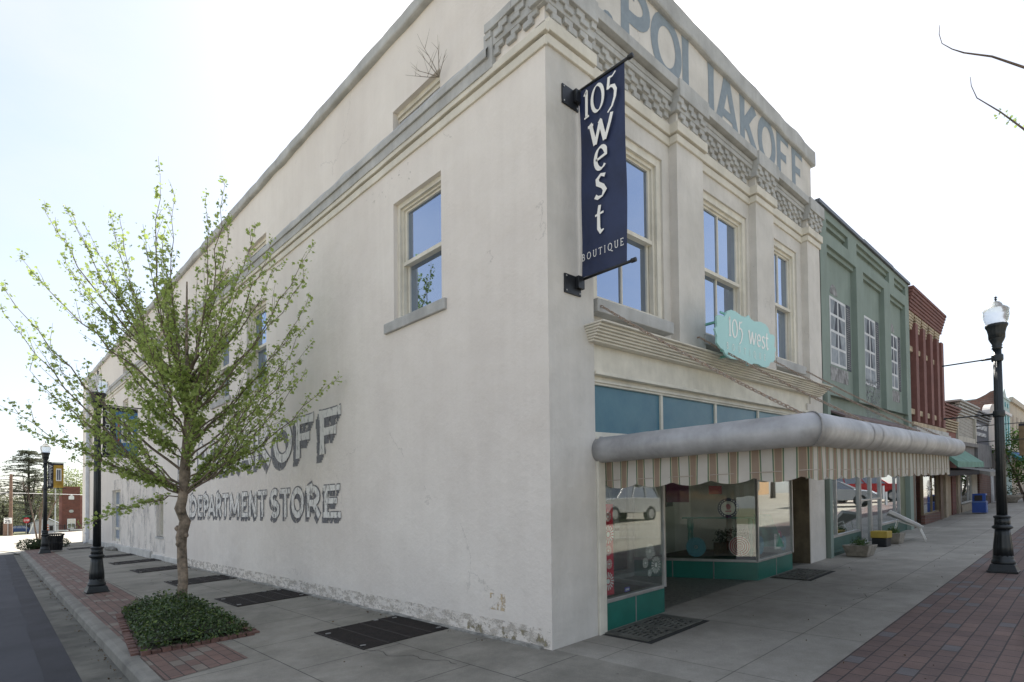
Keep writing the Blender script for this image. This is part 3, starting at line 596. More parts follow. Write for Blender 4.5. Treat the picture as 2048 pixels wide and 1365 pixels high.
# painted lettering on the side wall: dark cast shadow first, worn white letters over it
SH = worn('old_black_paint', (.19, .19, .20), keep=.56, scale=10, soft=.05); SW = worn('old_white_paint', (.76, .74, .70), keep=.60, scale=12, soft=.07)
SW2 = worn('old_white_paint_lower', (.78, .76, .72), keep=.57, scale=14, soft=.07); SH2 = worn('old_black_paint_lower', (.16, .16, .17), keep=.54, scale=12, soft=.05)
def wallp(y_left, z0, off):
    return lambda u, v, k: (4.19-off-k, y_left-u, z0+v)
def spots(L_): return [(L_[0][0]-a, L_[0][0]-b) for a, b in L_]
big = 'D.POLIAKOFF'; yb = [(17.55, 16.75), (16.65, 16.4), (15.75, 15.02), (14.92, 14.1), (14.02, 13.35), (13.22, 12.9), (12.8, 11.95), (11.88, 10.95), (10.88, 9.98), (9.93, 9.10), (9.00, 8.14)]
at_ = [(yb[0][0]-a-.035, yb[0][0]-b+.045) for a, b in yb]
pl = wallp(yb[0][0], 2.52, .004)
letters(big, BLOCK, pl, .70, SH, bld, 'letter_shadow', layers=((-.13, -.13, .02), (-.09, -.09, .02), (-.05, -.05, .02), (0, 0, .055)), pen=.22, at=at_, flare=True)
letters(big, BLOCK, pl, .70, SW, bld, pen=.22, at=at_, flare=True, lift=.007)
ws = 'DEPARTMENTSTORE'; yb = [(16.45, 15.82), (15.75, 15.32), (15.28, 14.85), (14.88, 14.35), (14.33, 13.88), (13.86, 13.42), (13.36, 12.68), (12.62, 12.22), (12.18, 11.72), (11.68, 11.20), (11.02, 10.60), (10.56, 10.10), (10.06, 9.52), (9.47, 8.86), (8.84, 8.16)]
at_ = [(yb[0][0]-a-.02, yb[0][0]-b+.03) for a, b in yb]; pl = wallp(yb[0][0], 1.50, .004)
letters(ws, BLOCK, pl, .50, SH2, bld, 'letter_shadow', layers=((-.07, -.08, .015), (-.035, -.04, .015), (0, 0, .045)), pen=.23, at=at_)
letters(ws, BLOCK, pl, .50, SW2, bld, pen=.22, at=at_, lift=.006)
# weather marks on the side wall: splash dirt, runs below the sills, flaking above the window
def mark(y0, y1, z0, z1, m, name='stain', off=.003, n=1):
    q = MB(); q.quad((4.19-off, y0, z0), (4.19-off, y1, z0), (4.19-off, y1, z1), (4.19-off, y0, z1)); q.build(name, m, bld, fix=False)
mark(3.85, 17.1, .21, .40, worn('splash_dirt', (.54, .50, .44), keep=.44, scale=7, stretch=(1, .8, 1.6), soft=.10)); mark(3.86, 5.15, .212, .34, worn('moss_stain', (.27, .235, .15), keep=.42, scale=9, stretch=(1, 1, 1), soft=.05), off=.0045)
mark(6.0, 7.5, 5.92, 6.2, worn('flaking', (.42, .38, .32), keep=.36, scale=11, stretch=(1, .8, .8), soft=.03)); mark(4.5, 4.75, .50, .68, worn('plaster_loss', (.58, .46, .30), keep=.45, scale=9, stretch=(1, 1, 1), soft=.04)); mark(19.0, 27, .4, 2.9, worn('damp_patch', (.54, .53, .52), keep=.38, scale=1.6, stretch=(1, 1, .6), soft=.14))
# parapet name
yb = [(4.42, 5.20), (5.36, 5.52), (5.66, 6.30), (6.36, 7.10), (7.09, 7.72), (7.80, 8.12), (8.11, 8.84), (8.88, 9.56), (9.60, 10.30), (10.36, 10.90), (11.06, 11.58)]
at_ = [(a-4.42-.07, b-4.42+.04) for a, b in yb]
letters(big, BLOCK, lambda u, v, k: (4.42+u, 3.93-.004-k, 7.20+v), .82, worn('grey_blue_paint', (.25, .295, .33), keep=.86, scale=3, stretch=(1, 1, .6), soft=.22, var=.12), bld, 'parapet_letter', shear=True, pen=.205, at=at_, flare=True)

# --- shopfront
mb = MB()                                                      # pressed-tin cornice: stacked reeds
for k in range(6):
    z0 = 3.36+k*.026; y0 = 3.76-.028*k; mb.box(4.82-.012*k, 11.84+.008*k, y0, 3.97-.0001*k, z0, z0+.024)
mb.box(4.75, 11.9, 3.575, 3.97, 3.516, 3.535)
mb.build('shop_cornice', CREAM, bld, shear=True, bevel=.004)
mb = MB(); mb.box(4.925, 11.44, 3.86, 3.96, 3.06, 3.36); mb.box(4.925, 11.40, 3.81, 3.95, 3.025, 3.062); mb.box(4.925, 11.40, 3.89, 3.955, 2.93, 3.025); mb.box(4.925, 11.40, 3.87, 3.94, 2.955, 2.985)
mb.box(4.925, 5.05, 3.80, 3.93, .1, 2.33); mb.box(4.925, 11.4, 3.86, 4.0, 2.30, 2.40)
mb.build('fascia', WOOD, bld, shear=True, bevel=.005)
tr_m = mat('blue_painted_glass', (.030, .115, .165), .35, .3, 2.6, .05, 20, col2=(.075, .19, .235), spec=.5)
fr = MB(); xs_ = [4.925, 6.38, 7.83, 9.28, 10.73, 11.42]
for x in xs_[1:-1]: fr.box(x-.025, x+.025, 3.90, 3.94, 2.40, 2.93)
to = fr.build('transom', WOOD, bld, shear=True)
for a, b in zip(xs_, xs_[1:]): p = MB(); p.box(a, b, 3.925, 3.935, 2.40, 2.93); p.build('pane', tr_m, to, shear=True)
# recess: ceiling, floor, side and back
mb = MB(); mb.box(4.93, 11.3, 3.97, 6.6, 2.345, 2.40); mb.box(4.60, 4.93, 3.98, 6.6, .1, 2.4); mb.build('recess_ceiling', mat('old_white', (.75, .73, .68), .9, .1), bld, shear=True)
mb = MB(); mb.quad((5.0, 3.95, gf(5)+.004), (11.3, 3.95, gf(11.3)+.004), (11.3, 6.6, gf(11.3)+.004), (5.0, 6.6, gf(5)+.004)); mb.build('entry_floor', mat('terrazzo', (.20, .20, .18), .5, .3, 25, .1, 60), bld, shear=True, fix=False)
mb = MB(); mb.box(4.95, 11.4, 6.55, 6.62, .1, 2.36); mb.box(8.5, 11.35, 5.80, 5.86, .1, 2.36); mb.box(11.20, 11.279, 4.35, 6.55, .1, 2.36); mb.box(10.50, 10.56, 3.90, 5.8, .1, 2.36)
mb.build('back_partition', mat('partition', (.72, .70, .66), .85, .08), bld, shear=True)
mb = MB(); mb.box(11.265, 11.279, 3.84, 5.5, .08, 2.3); mb.build('stained_jamb', mat('stained_jamb', (.20, .165, .11), .8, .3, 2, .3, 20, col2=(.09, .075, .05), streak=.4), bld, shear=True)
mb = MB(); mb.box(10.56, 11.26, 4.6, 4.66, .08, 2.3); mb.build('stair_door', mat('stair_door', (.10, .085, .06), .7, .2), bld, shear=True)
GREENT = mat('green_tile', (.022, .16, .125), .30, .10, 3, .05, 30, spec=.5)
def wallseg(name, a, b, z0, z1, th, m, parent, **kw):
    a, b = Vector((a[0], a[1])), Vector((b[0], b[1])); t = (b-a).normalized(); nn = Vector((-t.y, t.x))*th
    q = MB(); P4 = [a, b, b+nn, a+nn]; q.add([(p.x, p.y, z0) for p in P4]+[(p.x, p.y, z1) for p in P4], [(0, 3, 2, 1), (4, 5, 6, 7), (0, 1, 5, 4), (1, 2, 6, 5), (2, 3, 7, 6), (3, 0, 4, 7)])
    return q.build(name, m, parent, shear=True, **kw)
LD = [(5.05, 3.86), (6.30, 3.86), (6.68, 5.8)]; RD = [(8.50, 5.8), (9.05, 3.86), (10.47, 3.86)]
def display(path, floor_poly, name):
    root = MB(); root.add([(x, y, .50) for x, y in floor_poly], [tuple(range(len(floor_poly)))]); ro = root.build(name, mat('display_floor', (.09, .065, .045), .6, .25, 5), bld, shear=True, fix=False)
    for a, b in zip(path, path[1:]):
        wallseg('bulkhead', a, b, .12, .50, .05, GREENT, ro); wallseg('metal_sill', a, b, .50, .545, .075, METAL, ro, bevel=.006)
        wallseg('shop_glass', a, b, .545, 2.35, .008, GL_SHOP, ro); wallseg('head_rail', a, b, 2.28, 2.34, .04, METAL, ro)
        A, B = Vector(a), Vector(b); nseg = max(1, round((B-A).length/.68)); q = MB()
        for i in range(1, nseg):
            p = A+(B-A)*i/nseg; q.box(p.x-.006, p.x+.006, p.y-.008, p.y+.01, .2, .50)
        if nseg > 1: q.build('tile_strip', METAL, ro, shear=True)
    for p in path: q = MB(); q.box(p[0]-.02, p[0]+.02, p[1]-.022, p[1]+.02, .52, 2.35); q.build('corner_post', METAL, ro, shear=True, bevel=.004)
    return ro
display(LD, [(4.95, 3.87), (6.30, 3.87), (6.68, 5.8), (4.95, 5.8)], 'left_display')
display(RD, [(9.05, 3.87), (10.47, 3.87), (10.5, 5.8), (8.50, 5.8)], 'right_display')
mb = MB()                                                      # back of the recess: glazed door and sidelight
for A in ((6.70, 6.76, .2, 2.34), (7.70, 7.78, .2, 2.34), (8.42, 8.50, .2, 2.34), (6.76, 8.42, 2.22, 2.34), (6.76, 7.70, .2, .42)): mb.box(A[0], A[1], 5.80, 5.86, A[2], A[3])
do = mb.build('entry_frame', METAL, bld, shear=True, bevel=.005)
q = MB(); q.box(6.76, 7.70, 5.82, 5.826, .42, 2.22); q.build('sidelight', GL_SHOP, do, shear=True)
mb = MB()
for A in ((7.78, 7.86, .22, 2.2), (8.34, 8.42, .22, 2.2), (7.86, 8.34, .22, .36), (7.86, 8.34, 2.1, 2.2), (7.86, 8.34, 1.14, 1.20)): mb.box(A[0], A[1], 5.79, 5.84, A[2], A[3])
do = mb.build('entry_door', METAL, bld, shear=True, bevel=.005)
q = MB(); q.box(7.86, 8.34, 5.815, 5.82, .36, 2.1); q.build('pane', GL_SHOP, do, shear=True)
q = MB(); q.box(7.88, 8.02, 5.76, 5.77, .92, 1.22); q.build('push_plate', mat('push_plate', (.6, .6, .58), .4, .05, metal=.3), do, shear=True)
q = MB(); write(q, 'PU', {'P': BLOCK['P'], 'U': (.6, [[(.1, 1), (.1, .3), (.2, .06), (.4, .06), (.5, .3), (.5, 1)]])}, lambda u, v, k: (7.89+u, 5.757-k, 1.05+v), .045, pen=.2)
write(q, 'SH', {'S': BLOCK['S'], 'H': (.6, [[(.1, 0), (.1, 1)], [(.5, 0), (.5, 1)], [(.1, .5), (.5, .5)]])}, lambda u, v, k: (7.95+u, 5.757-k, 1.05+v), .045, pen=.2); q.build('push_word', DARKIN, do, shear=True, fix=False)
q = MB(); q.box(9.42, 9.85, 5.785, 5.80, .52, 2.02); pdo = q.build('inner_door', mat('inner_door_white', (.55, .55, .5), .6, .05), bld, shear=True, bevel=.004)
q = MB(); q.box(9.49, 9.78, 5.778, 5.785, 1.38, 1.86); q.build('pane', DARKIN, pdo, shear=True)
# rosette decals on the left glass, red hanging, sticker, poster
def rosette(mb, cx, cz, r, y, seed=0):
    mb.prism([(cx+r*.30*math.cos(R(a)), cz+r*.30*math.sin(R(a))) for a in range(0, 360, 30)], 'y', y, y+.001)
    for k in range(16):
        a = math.tau*k/16; c, s = math.cos(a), math.sin(a); w_ = r*.09
        mb.add([(cx+c*r*.42-s*w_*.5, y, cz+s*r*.42+c*w_*.5), (cx+c*r*.42+s*w_*.5, y, cz+s*r*.42-c*w_*.5), (cx+c*r+s*w_, y, cz+s*r-c*w_), (cx+c*r-s*w_, y, cz+s*r+c*w_)], [(0, 1, 2, 3)])
WP = mat('white_vinyl', (.75, .75, .72), .6, .05)
for cx, cz_, r_ in ((6.01, .99, .095), (6.14, .81, .105), (5.91, .86, .062), (6.0, .76-.03, .045), (6.1, .93+.02, .03), (5.18, 1.46, .055), (5.18, 1.26, .10), (5.18, 1.08, .055), (5.19, .93, .055), (5.17, .74, .10)):
    q = MB(); rosette(q, cx, cz_, r_, 3.872); q.build('rosette_decal', WP, bld, shear=True, fix=False)
q = MB(); q.box(5.48, 5.58, 3.872, 3.874, .575, .625); st = q.build('window_sticker', mat('sticker_blue', (.03, .02, .35), .5, .05), bld, shear=True)
q = MB()
for k in range(5): q.box(5.495+k*.014, 5.504+k*.014, 3.8695, 3.871, .59, .612)
q.build('sticker_print', WP, st, shear=True)

# ------------------------------------------------------------------ awning on chains
TIN = mat('tin_canopy', (.41, .41, .42), .52, .2, 3.2, .5, 9, metal=.25, col2=(.29, .29, .295), spec=.5, streak=.12, specks=.5)
aw = thing('tin_awning', 'rounded grey tin awning with striped scalloped valance hung on rusty chains over the shopfront', 'awning', (4.98, 3.83, 2.2))
mb = MB(); path = [(4.99, 3.90), (4.99, 1.68), (11.18, 1.68), (11.18, 3.83)]; rr = .14; nn = 24
rings = []
for i, p in enumerate(path):
    p = Vector(p); t0 = (p-Vector(path[i-1])).normalized() if i else None; t1 = (Vector(path[i+1])-p).normalized() if i < 3 else None
    n0 = Vector((-t0.y, t0.x)) if t0 else None; n1 = Vector((-t1.y, t1.x)) if t1 else None
    nm = (n0+n1).normalized() if n0 and n1 else (n0 or n1); sc = 1/nm.dot(n0 or n1)
    rings.append([(p.x+nm.x*math.cos(a)*rr*sc, p.y+nm.y*math.cos(a)*rr*sc, 2.195+rr*math.sin(a)) for a in [math.tau*k/nn for k in range(nn)]])
# extra rings so that the tin can carry seams and small dents
full = []
for i in range(3):
    L_ = (Vector(path[i+1])-Vector(path[i])).length; m_ = max(2, int(L_/.16))
    for j in range(m_):
        t = j/m_; full.append([tuple(Vector(a).lerp(Vector(b), t)) for a, b in zip(rings[i], rings[i+1])])
full.append(rings[3])
for i, rg in enumerate(full):
    for k, v in enumerate(rg):
        q = .006*noise.noise(Vector(v)*3.1); full[i][k] = (v[0]+q, v[1]+q, v[2]+q*1.2)
for rg in full: mb.v += rg
for i in range(len(full)-1):
    for k in range(nn): mb.f.append((i*nn+k, i*nn+(k+1) % nn, (i+1)*nn+(k+1) % nn, (i+1)*nn+k))
mb.f.append(tuple(range(nn-1, -1, -1))); mb.f.append(tuple((len(full)-1)*nn+k for k in range(nn)))
mb.build('canopy', TIN, aw, shear=True, smooth=True)
mb = MB(); mb.box(5.0, 11.17, 1.70, 3.83, 2.12, 2.26); mb.build('canopy_deck', mat('deck_boards', (.40, .39, .36), .85, .15, 3, .2, 20), aw, shear=True)
mb = MB()
for x in (6.3, 6.62, 7.8, 8.6, 9.9, 10.6):
    mb.add([(x+q, 1.68+.1445*math.cos(math.tau*k/nn), 2.195+.1445*math.sin(math.tau*k/nn)) for q in (-.009, .009) for k in range(nn)], [(k, (k+1) % nn, nn+(k+1) % nn, nn+k) for k in range(nn)])
mb.tube([tuple(Vector(v)+(Vector(v)-Vector((4.99, 1.68, 2.195)))*.01) for v in rings[1]+rings[1][:1]], .006, 5, cap=False)
mb.build('seam', mat('seam_tin', (.30, .29, .28), .6, .2, 5, metal=.3), aw, shear=True)
white, grn, crm, tan = (.80, .76, .70), (.20, .29, .20), (.74, .66, .48), (.46, .345, .27)
ST = [(0, white), (.46, grn), (.52, crm), (.56, tan), (.87, crm), (.91, grn), (.97, white)]
def valance(a, b, name, m, zt=2.075, zb=1.785):
    A, B = Vector(a), Vector(b); L_ = (B-A).length; t = (B-A)/L_; nn_ = Vector((-t.y, t.x)); q = MB(); n = int(L_/.033); lv = 6
    for i in range(n+1):
        s = L_*i/n; ph = (s % .41)/.41; low = zb-.045*math.sin(math.pi*ph)**.7+.03
        for k in range(lv+1):
            f = k/lv; z = zt+(low-zt)*f; wv = (.014*f*math.sin(s*15.3) if L_ < 3 else .006*f*math.sin(s*15.3))+.004*f*math.sin(s*31+1)+.01*f*noise.noise(Vector((s*2, f, 1))); p = A+t*s+nn_*wv
            q.v.append((p.x, p.y, z))
    for i in range(n):
        for k in range(lv): q.f.append((i*(lv+1)+k, (i+1)*(lv+1)+k, (i+1)*(lv+1)+k+1, i*(lv+1)+k+1))
    o = q.build(name, m, aw, shear=True, smooth=True, fix=False)
    c = MB(); c.tube([(A.x+t.x*L_*i/40+nn_.x*.0, A.y+t.y*L_*i/40, 1.862) for i in range(41)], .004, 4); c.build('piping', mat('piping', (.5, .42, .36), .8, .1), o, shear=True)
    c = MB(); c.tube([(A.x, A.y, zt), (B.x, B.y, zt)], .012, 6); c.build('rail', METAL, o, shear=True)
    return o
valance((5.08, 3.83), (5.08, 1.72), 'side_valance', stripes('canvas_side', None, 1, .20, ST))
valance((5.08, 1.72), (11.12, 1.72), 'front_valance', stripes('canvas_front', None, 0, .20, ST))
valance((11.12, 1.72), (11.12, 3.83), 'side_valance', stripes('canvas_side', None, 1, .20, ST))
RUST = mat('rusty_chain', (.30, .20, .14), .7, .3, 30, .3, 80, metal=.3, col2=(.36, .33, .29))
def chain(parent, a, b, link=.056, wire=.0058, wid=.0125, sag=.03):
    a, b = Vector(a), Vector(b); L_ = (b-a).length; n = int(L_/(link*.74)); t = (b-a)/L_; s1 = t.cross(Vector((0, 0, 1))).normalized(); s2 = t.cross(s1); q = MB()
    for i in range(n):
        c = a+(b-a)*((i+.5)/n); c.z -= sag*4*((i+.5)/n)*(1-(i+.5)/n); ang = R(35 if i % 2 else 125)+random.uniform(-.25, .25); side = s1*math.cos(ang)+s2*math.sin(ang)
        pts = [c+t*(link/2*math.cos(p))+side*(wid*math.sin(p)) for p in [math.tau*k/10 for k in range(11)]]
        q.tube(pts, wire, 5, cap=False)
    e = a-Vector((0, -.03, 0)); q.tube([a+Vector((0, .06, 0)), a], .012, 6)
    return q.build('chain', RUST, parent, shear=True)
for x in (5.02, 7.19, 9.71, 11.19): chain(aw, (x, 3.80, 3.78), (x, 1.74, 2.325))

# ------------------------------------------------------------------ banner and hanging sign
NAVY = mat('navy_banner', (.018, .030, .085), .55, .15, 3, .1, 8); BLK = mat('black_iron', (.012, .014, .017), .45, .15, 6, .1, 60, spec=.5); IRON = mat('dark_green_iron', (.014, .019, .022), .42, .2, 8, .12, 70, spec=.5)
OFFW = mat('sign_white', (.88, .87, .83), .6, .03)
bn = thing('banner_sign', 'tall navy cloth banner with white boutique lettering on black wall brackets at the building corner', 'banner', (4.68, 3.82, 5.0))
mb = MB(); nz_, ny_ = 26, 8
for j in range(nz_+1):
    for i in range(ny_+1):
        u = i/ny_; v = j/nz_; z = 4.00+2.0*v+sh(4.68)*0; mb.v.append((4.68+.012*math.sin(u*7+v*3)*(1-abs(2*v-1)**6)+.006*math.sin(v*11+u*4), 3.79-.57*u, z+.01*(1-u)*(1-v)))
for j in range(nz_):
    for i in range(ny_): mb.f.append((j*(ny_+1)+i, j*(ny_+1)+i+1, (j+1)*(ny_+1)+i+1, (j+1)*(ny_+1)+i))
mb.build('banner_cloth', NAVY, bn, shear=True, smooth=True, fix=False)
for z in (6.01, 3.99):
    q = MB(); q.tube([(4.68, 3.80, z), (4.68, 3.14, z+.0)], .016, 8); q.tube([(4.68, 3.17, z), (4.68, 3.12, z)], .024, 8); q.build('pole', BLK, bn, shear=True, smooth=True)
    q = MB(); zc = 5.90 if z > 5 else 3.915; q.box(4.43, 4.69, 3.812, 3.829, zc-.10, zc+.10); q.box(4.60, 4.70, 3.77, 3.812, zc-.03, zc+.10); q.tube([(4.66, 3.80, zc+.07), (4.68, 3.77, z)], .018, 8); pb = q.build('wall_plate', BLK, bn, shear=True, bevel=.003)
    for a, b in ((4.455, -.075), (4.665, -.075), (4.455, .075), (4.665, .075)): q = MB(); q.blob((a, 3.808, zc+b), .010, .006, .010, n=4, amp=0); q.build('bolt', METAL, pb, shear=True)
PB = lambda u0, z0: (lambda u, v, k: (4.68-.030-k, 3.79-u0-u, z0+v))
NIB = (25, .30)
letters('105', PEN, PB(.065, 5.655), .30, OFFW, bn, shear=True, wx=1.0, pen=.125, nib=NIB)
for ch, u0, z0, h in (('w', .13, 5.31, .38), ('e', .19, 5.03, .385), ('s', .20, 4.745, .385), ('t', .20, 4.385, .335)): letters(ch, PEN, PB(u0, z0), h, OFFW, bn, shear=True, pen=.125, nib=NIB)
letters('BOUTIQUE', PEN, PB(.028, 4.165), .072, OFFW, bn, 'small_letter', shear=True, pen=.085, wx=1.05, gap=.0215)

MINT = mat('mint_paint', (.37, .63, .60), .45, .03, 2); MINTD = mat('mint_bracket', (.16, .42, .35), .5, .05)
OUT = [(6.89, 3.904), (6.931, 3.938), (7.011, 3.948), (7.108, 3.944), (7.146, 3.982), (7.195, 4.039), (7.297, 4.073), (7.435, 4.076), (7.593, 4.05), (7.738, 4.052), (7.842, 4.102), (7.906, 4.058), (8.02, 4.046), (8.218, 4.077), (8.4, 4.07), (8.501, 4.027), (8.52, 3.978), (8.56, 3.95), (8.668, 3.963), (8.731, 3.934), (8.716, 3.861), (8.702, 3.797), (8.765, 3.749), (8.719, 3.703), (8.713, 3.596), (8.646, 3.548), (8.539, 3.53), (8.494, 3.472), (8.41, 3.44), (8.246, 3.433), (8.128, 3.452), (7.972, 3.445), (7.876, 3.412), (7.8, 3.39), (7.71, 3.432), (7.584, 3.447), (7.424, 3.43), (7.27, 3.422), (7.137, 3.442), (7.089, 3.474), (7.074, 3.502), (6.978, 3.519), (6.885, 3.573), (6.896, 3.657), (6.837, 3.741), (6.901, 3.793)]
sg = thing('plaque_sign', 'mint green scalloped boutique sign board held out from the facade above the awning', 'sign', (7.8, 3.4, 3.9))
mb = MB(); mb.prism(OUT, 'y', 3.40, 3.425); mb.build('board', MINT, sg, shear=True)
for z in (4.0, 3.50):
    q = MB(); q.box(7.42, 7.46, 3.42, 3.95, z-.012, z+.018); q.box(7.40, 7.48, 3.93, 3.95, z-.08, z+.05); q.box(7.05, 8.5, 3.425, 3.44, z-.01, z+.016); q.build('bracket', MINTD, sg, shear=True)
PM = lambda x0, z0: (lambda u, v, k: (x0+u, 3.397-k, z0+v))
letters('105', PEN, PM(7.20, 3.72), .26, OFFW, sg, shear=True, pen=.14, nib=(25, .35), wx=1.15)
letters('west', PEN, PM(7.80, 3.70), .285, OFFW, sg, shear=True, pen=.14, nib=(25, .35), wx=1.10)
letters('BOUTIQUE', PEN, PM(7.15, 3.535), .085, OFFW, sg, 'small_letter', shear=True, pen=.10, wx=1.1, gap=.108)

# dry weed rooted in the ledge
WEED = mat('dry_stem', (.20, .17, .13), .9, .1)
wd = thing('dry_weed', 'bare dry weed rooted on the ledge of the side wall by the attic window', 'weed', (4.09, 5.49, 6.85)); mb = MB()
def wand(mb, p, d, L_, r, k=6, curl=.25, seed=0):
    pts = [Vector(p)]; d = Vector(d).normalized()
    for i in range(k):
        d = (d+Vector((random.uniform(-1, 1), random.uniform(-1, 1), random.uniform(-.6, 1)))*curl*.35).normalized(); pts.append(pts[-1]+d*L_/k)
    mb.tube(pts, [r*(1-.8*i/k) for i in range(k+1)], 4); return pts
for a, b, L_ in (((-.15, .75, .55), 0, .62), ((-.2, .25, 1), 0, .62), ((-.1, -.2, .9), 0, .42), ((-.3, .9, .25), 0, .5), ((-.2, .5, .8), 0, .5), ((0, -.35, .7), 0, .3)):
    pts = wand(mb, (4.10, 5.49, 6.84), a, L_, .006)
    for q in pts[2:5]: wand(mb, q, (random.uniform(-.5, .2), random.uniform(-.8, .8), random.uniform(.1, .9)), L_*.35, .003, 4)
mb.build('stems', WEED, wd)

# ------------------------------------------------------------------ pavement grates
GBAR = mat('rusty_black_grate', (.020, .014, .012), .7, .3, 8, .2, 60)
PIT = mat('painted_pit_shade', (.01, .009, .008), 1, 0)
names = ['nearest large', 'second', 'third', 'fourth', 'fifth', 'sixth', 'farthest']
where = ['closest to the building corner', 'beside the low bed around the street tree', 'behind the trunk of the street tree', 'just beyond the street tree', 'just right of the nearer lamp post base', 'in front of the old doorstep stone', 'past the old doorstep stone near the downspout']
for (y0, y1), wv in zip(((5.42, 6.57), (9.25, 10.36), (12.75, 13.75), (16.2, 17.22), (19.3, 20.25), (22.5, 23.4), (28.9, 29.9)), where):
    g = thing('pavement_grate', 'black steel pavement grate '+wv, 'grate', (3.58, (y0+y1)/2, gz(3.58)+.003), group='cellar grates along the side wall')
    x0, x1 = 3.02, 4.15; Z = lambda x: gz(x)
    q = MB(); q.quad((x0, y0, Z(x0)+.0045), (x1, y0, Z(x1)+.0045), (x1, y1, Z(x1)+.0045), (x0, y1, Z(x0)+.0045)); q.build('pit_shade', PIT, g, fix=False)  # flat dark sheet painted as the shade below the bars
    q = MB(); n = int((y1-y0)/.034)
    for i in range(n+1):
        y = y0+(y1-y0-.012)*i/n; q.add([(a, b, Z(a)+c) for c in (.005, .013) for b in (y, y+.016) for a in (x0, x1)], [(0, 1, 3, 2), (4, 6, 7, 5), (0, 4, 5, 1), (2, 3, 7, 6), (0, 2, 6, 4), (1, 5, 7, 3)])
    q.build('bars', GBAR, g)
    q = MB()
    for x in (x0-.015, x0+.28, x0+.56, x0+.84, x1-.015): q.add([(a, b, Z(a)+c) for c in (.006, .0155) for b in (y0-.01, y1+.01) for a in (x, x+.02)], [(0, 1, 3, 2), (4, 6, 7, 5), (0, 4, 5, 1), (2, 3, 7, 6), (0, 2, 6, 4), (1, 5, 7, 3)])
    q.build('frame', GBAR, g)
    for a, b in ((x0+.06, y1-.2), (x1-.1, y0+.1), (x1-.12, y1-.12), (x1-.35, y1-.05), (x0+.05, y0+.12)):
        q = MB(); q.box(a-.03, a+.03, b-.012, b+.012, Z(a)+.014, Z(a)+.022); q.build('clip', METAL, g)
VENT = mat('vent_iron', (.12, .118, .10), .8, .25, 5, .3, 50)
for x0, x1, wv in ((5.0, 6.12, 'under the left shop window by the corner'), (9.42, 10.5, 'under the right shop window by the stained doorway')):
    y0, y1 = 3.26, 3.80
    g = thing('vent_grate', 'worn iron vent plate with rectangular holes '+wv, 'vent', ((x0+x1)/2, 3.53, gz((x0+x1)/2)), group='vent plates below the shop windows')
    q = MB(); q.quad(*[(a, b, gz(a)+.0045) for a, b in ((x0-.05, y0-.07), (x1+.05, y0-.07), (x1+.05, y1+.02), (x0-.05, y1+.02))]); q.build('pit_shade', mat('vent_shadow', (.03, .03, .027), 1, .2), g, fix=False)  # dark sheet painted as the shade under the plate's holes
    q = MB(); P = lambda a, b, c: (a, b, gz(a)+c)
    def bar(a0, a1, b0, b1): q.add([P(a, b, c) for c in (.006, .018) for b in (b0, b1) for a in (a0, a1)], [(0, 1, 3, 2), (4, 6, 7, 5), (0, 4, 5, 1), (2, 3, 7, 6), (0, 2, 6, 4), (1, 5, 7, 3)])
    bar(x0, x1, y0, y0+.04); bar(x0, x1, y1-.05, y1); bar(x0, x0+.1, y0+.04, y1-.05); bar(x1-.1, x1, y0+.04, y1-.05); m_ = (x0+x1)/2; bar(m_-.05, m_+.05, y0+.04, y1-.05)
    for s0, s1 in ((x0+.1, m_-.05), (m_+.05, x1-.1)):
        nr = 7
        for r_ in range(1, nr):
            y = y0+.04+(y1-.09-y0)*r_/nr; bar(s0, s1, y-.011, y+.011)
        for r_ in range(nr):
            ya = y0+.04+(y1-.09-y0)*r_/nr+.011; yb_ = y0+.04+(y1-.09-y0)*(r_+1)/nr-.011
            for c in range(1, 4):
                x = s0+(s1-s0)*(c+(.5 if r_ % 2 else 0))/4
                if x < s1-.02: bar(x-.012, x+.012, ya, yb_)
    q.build('plate', VENT, g)

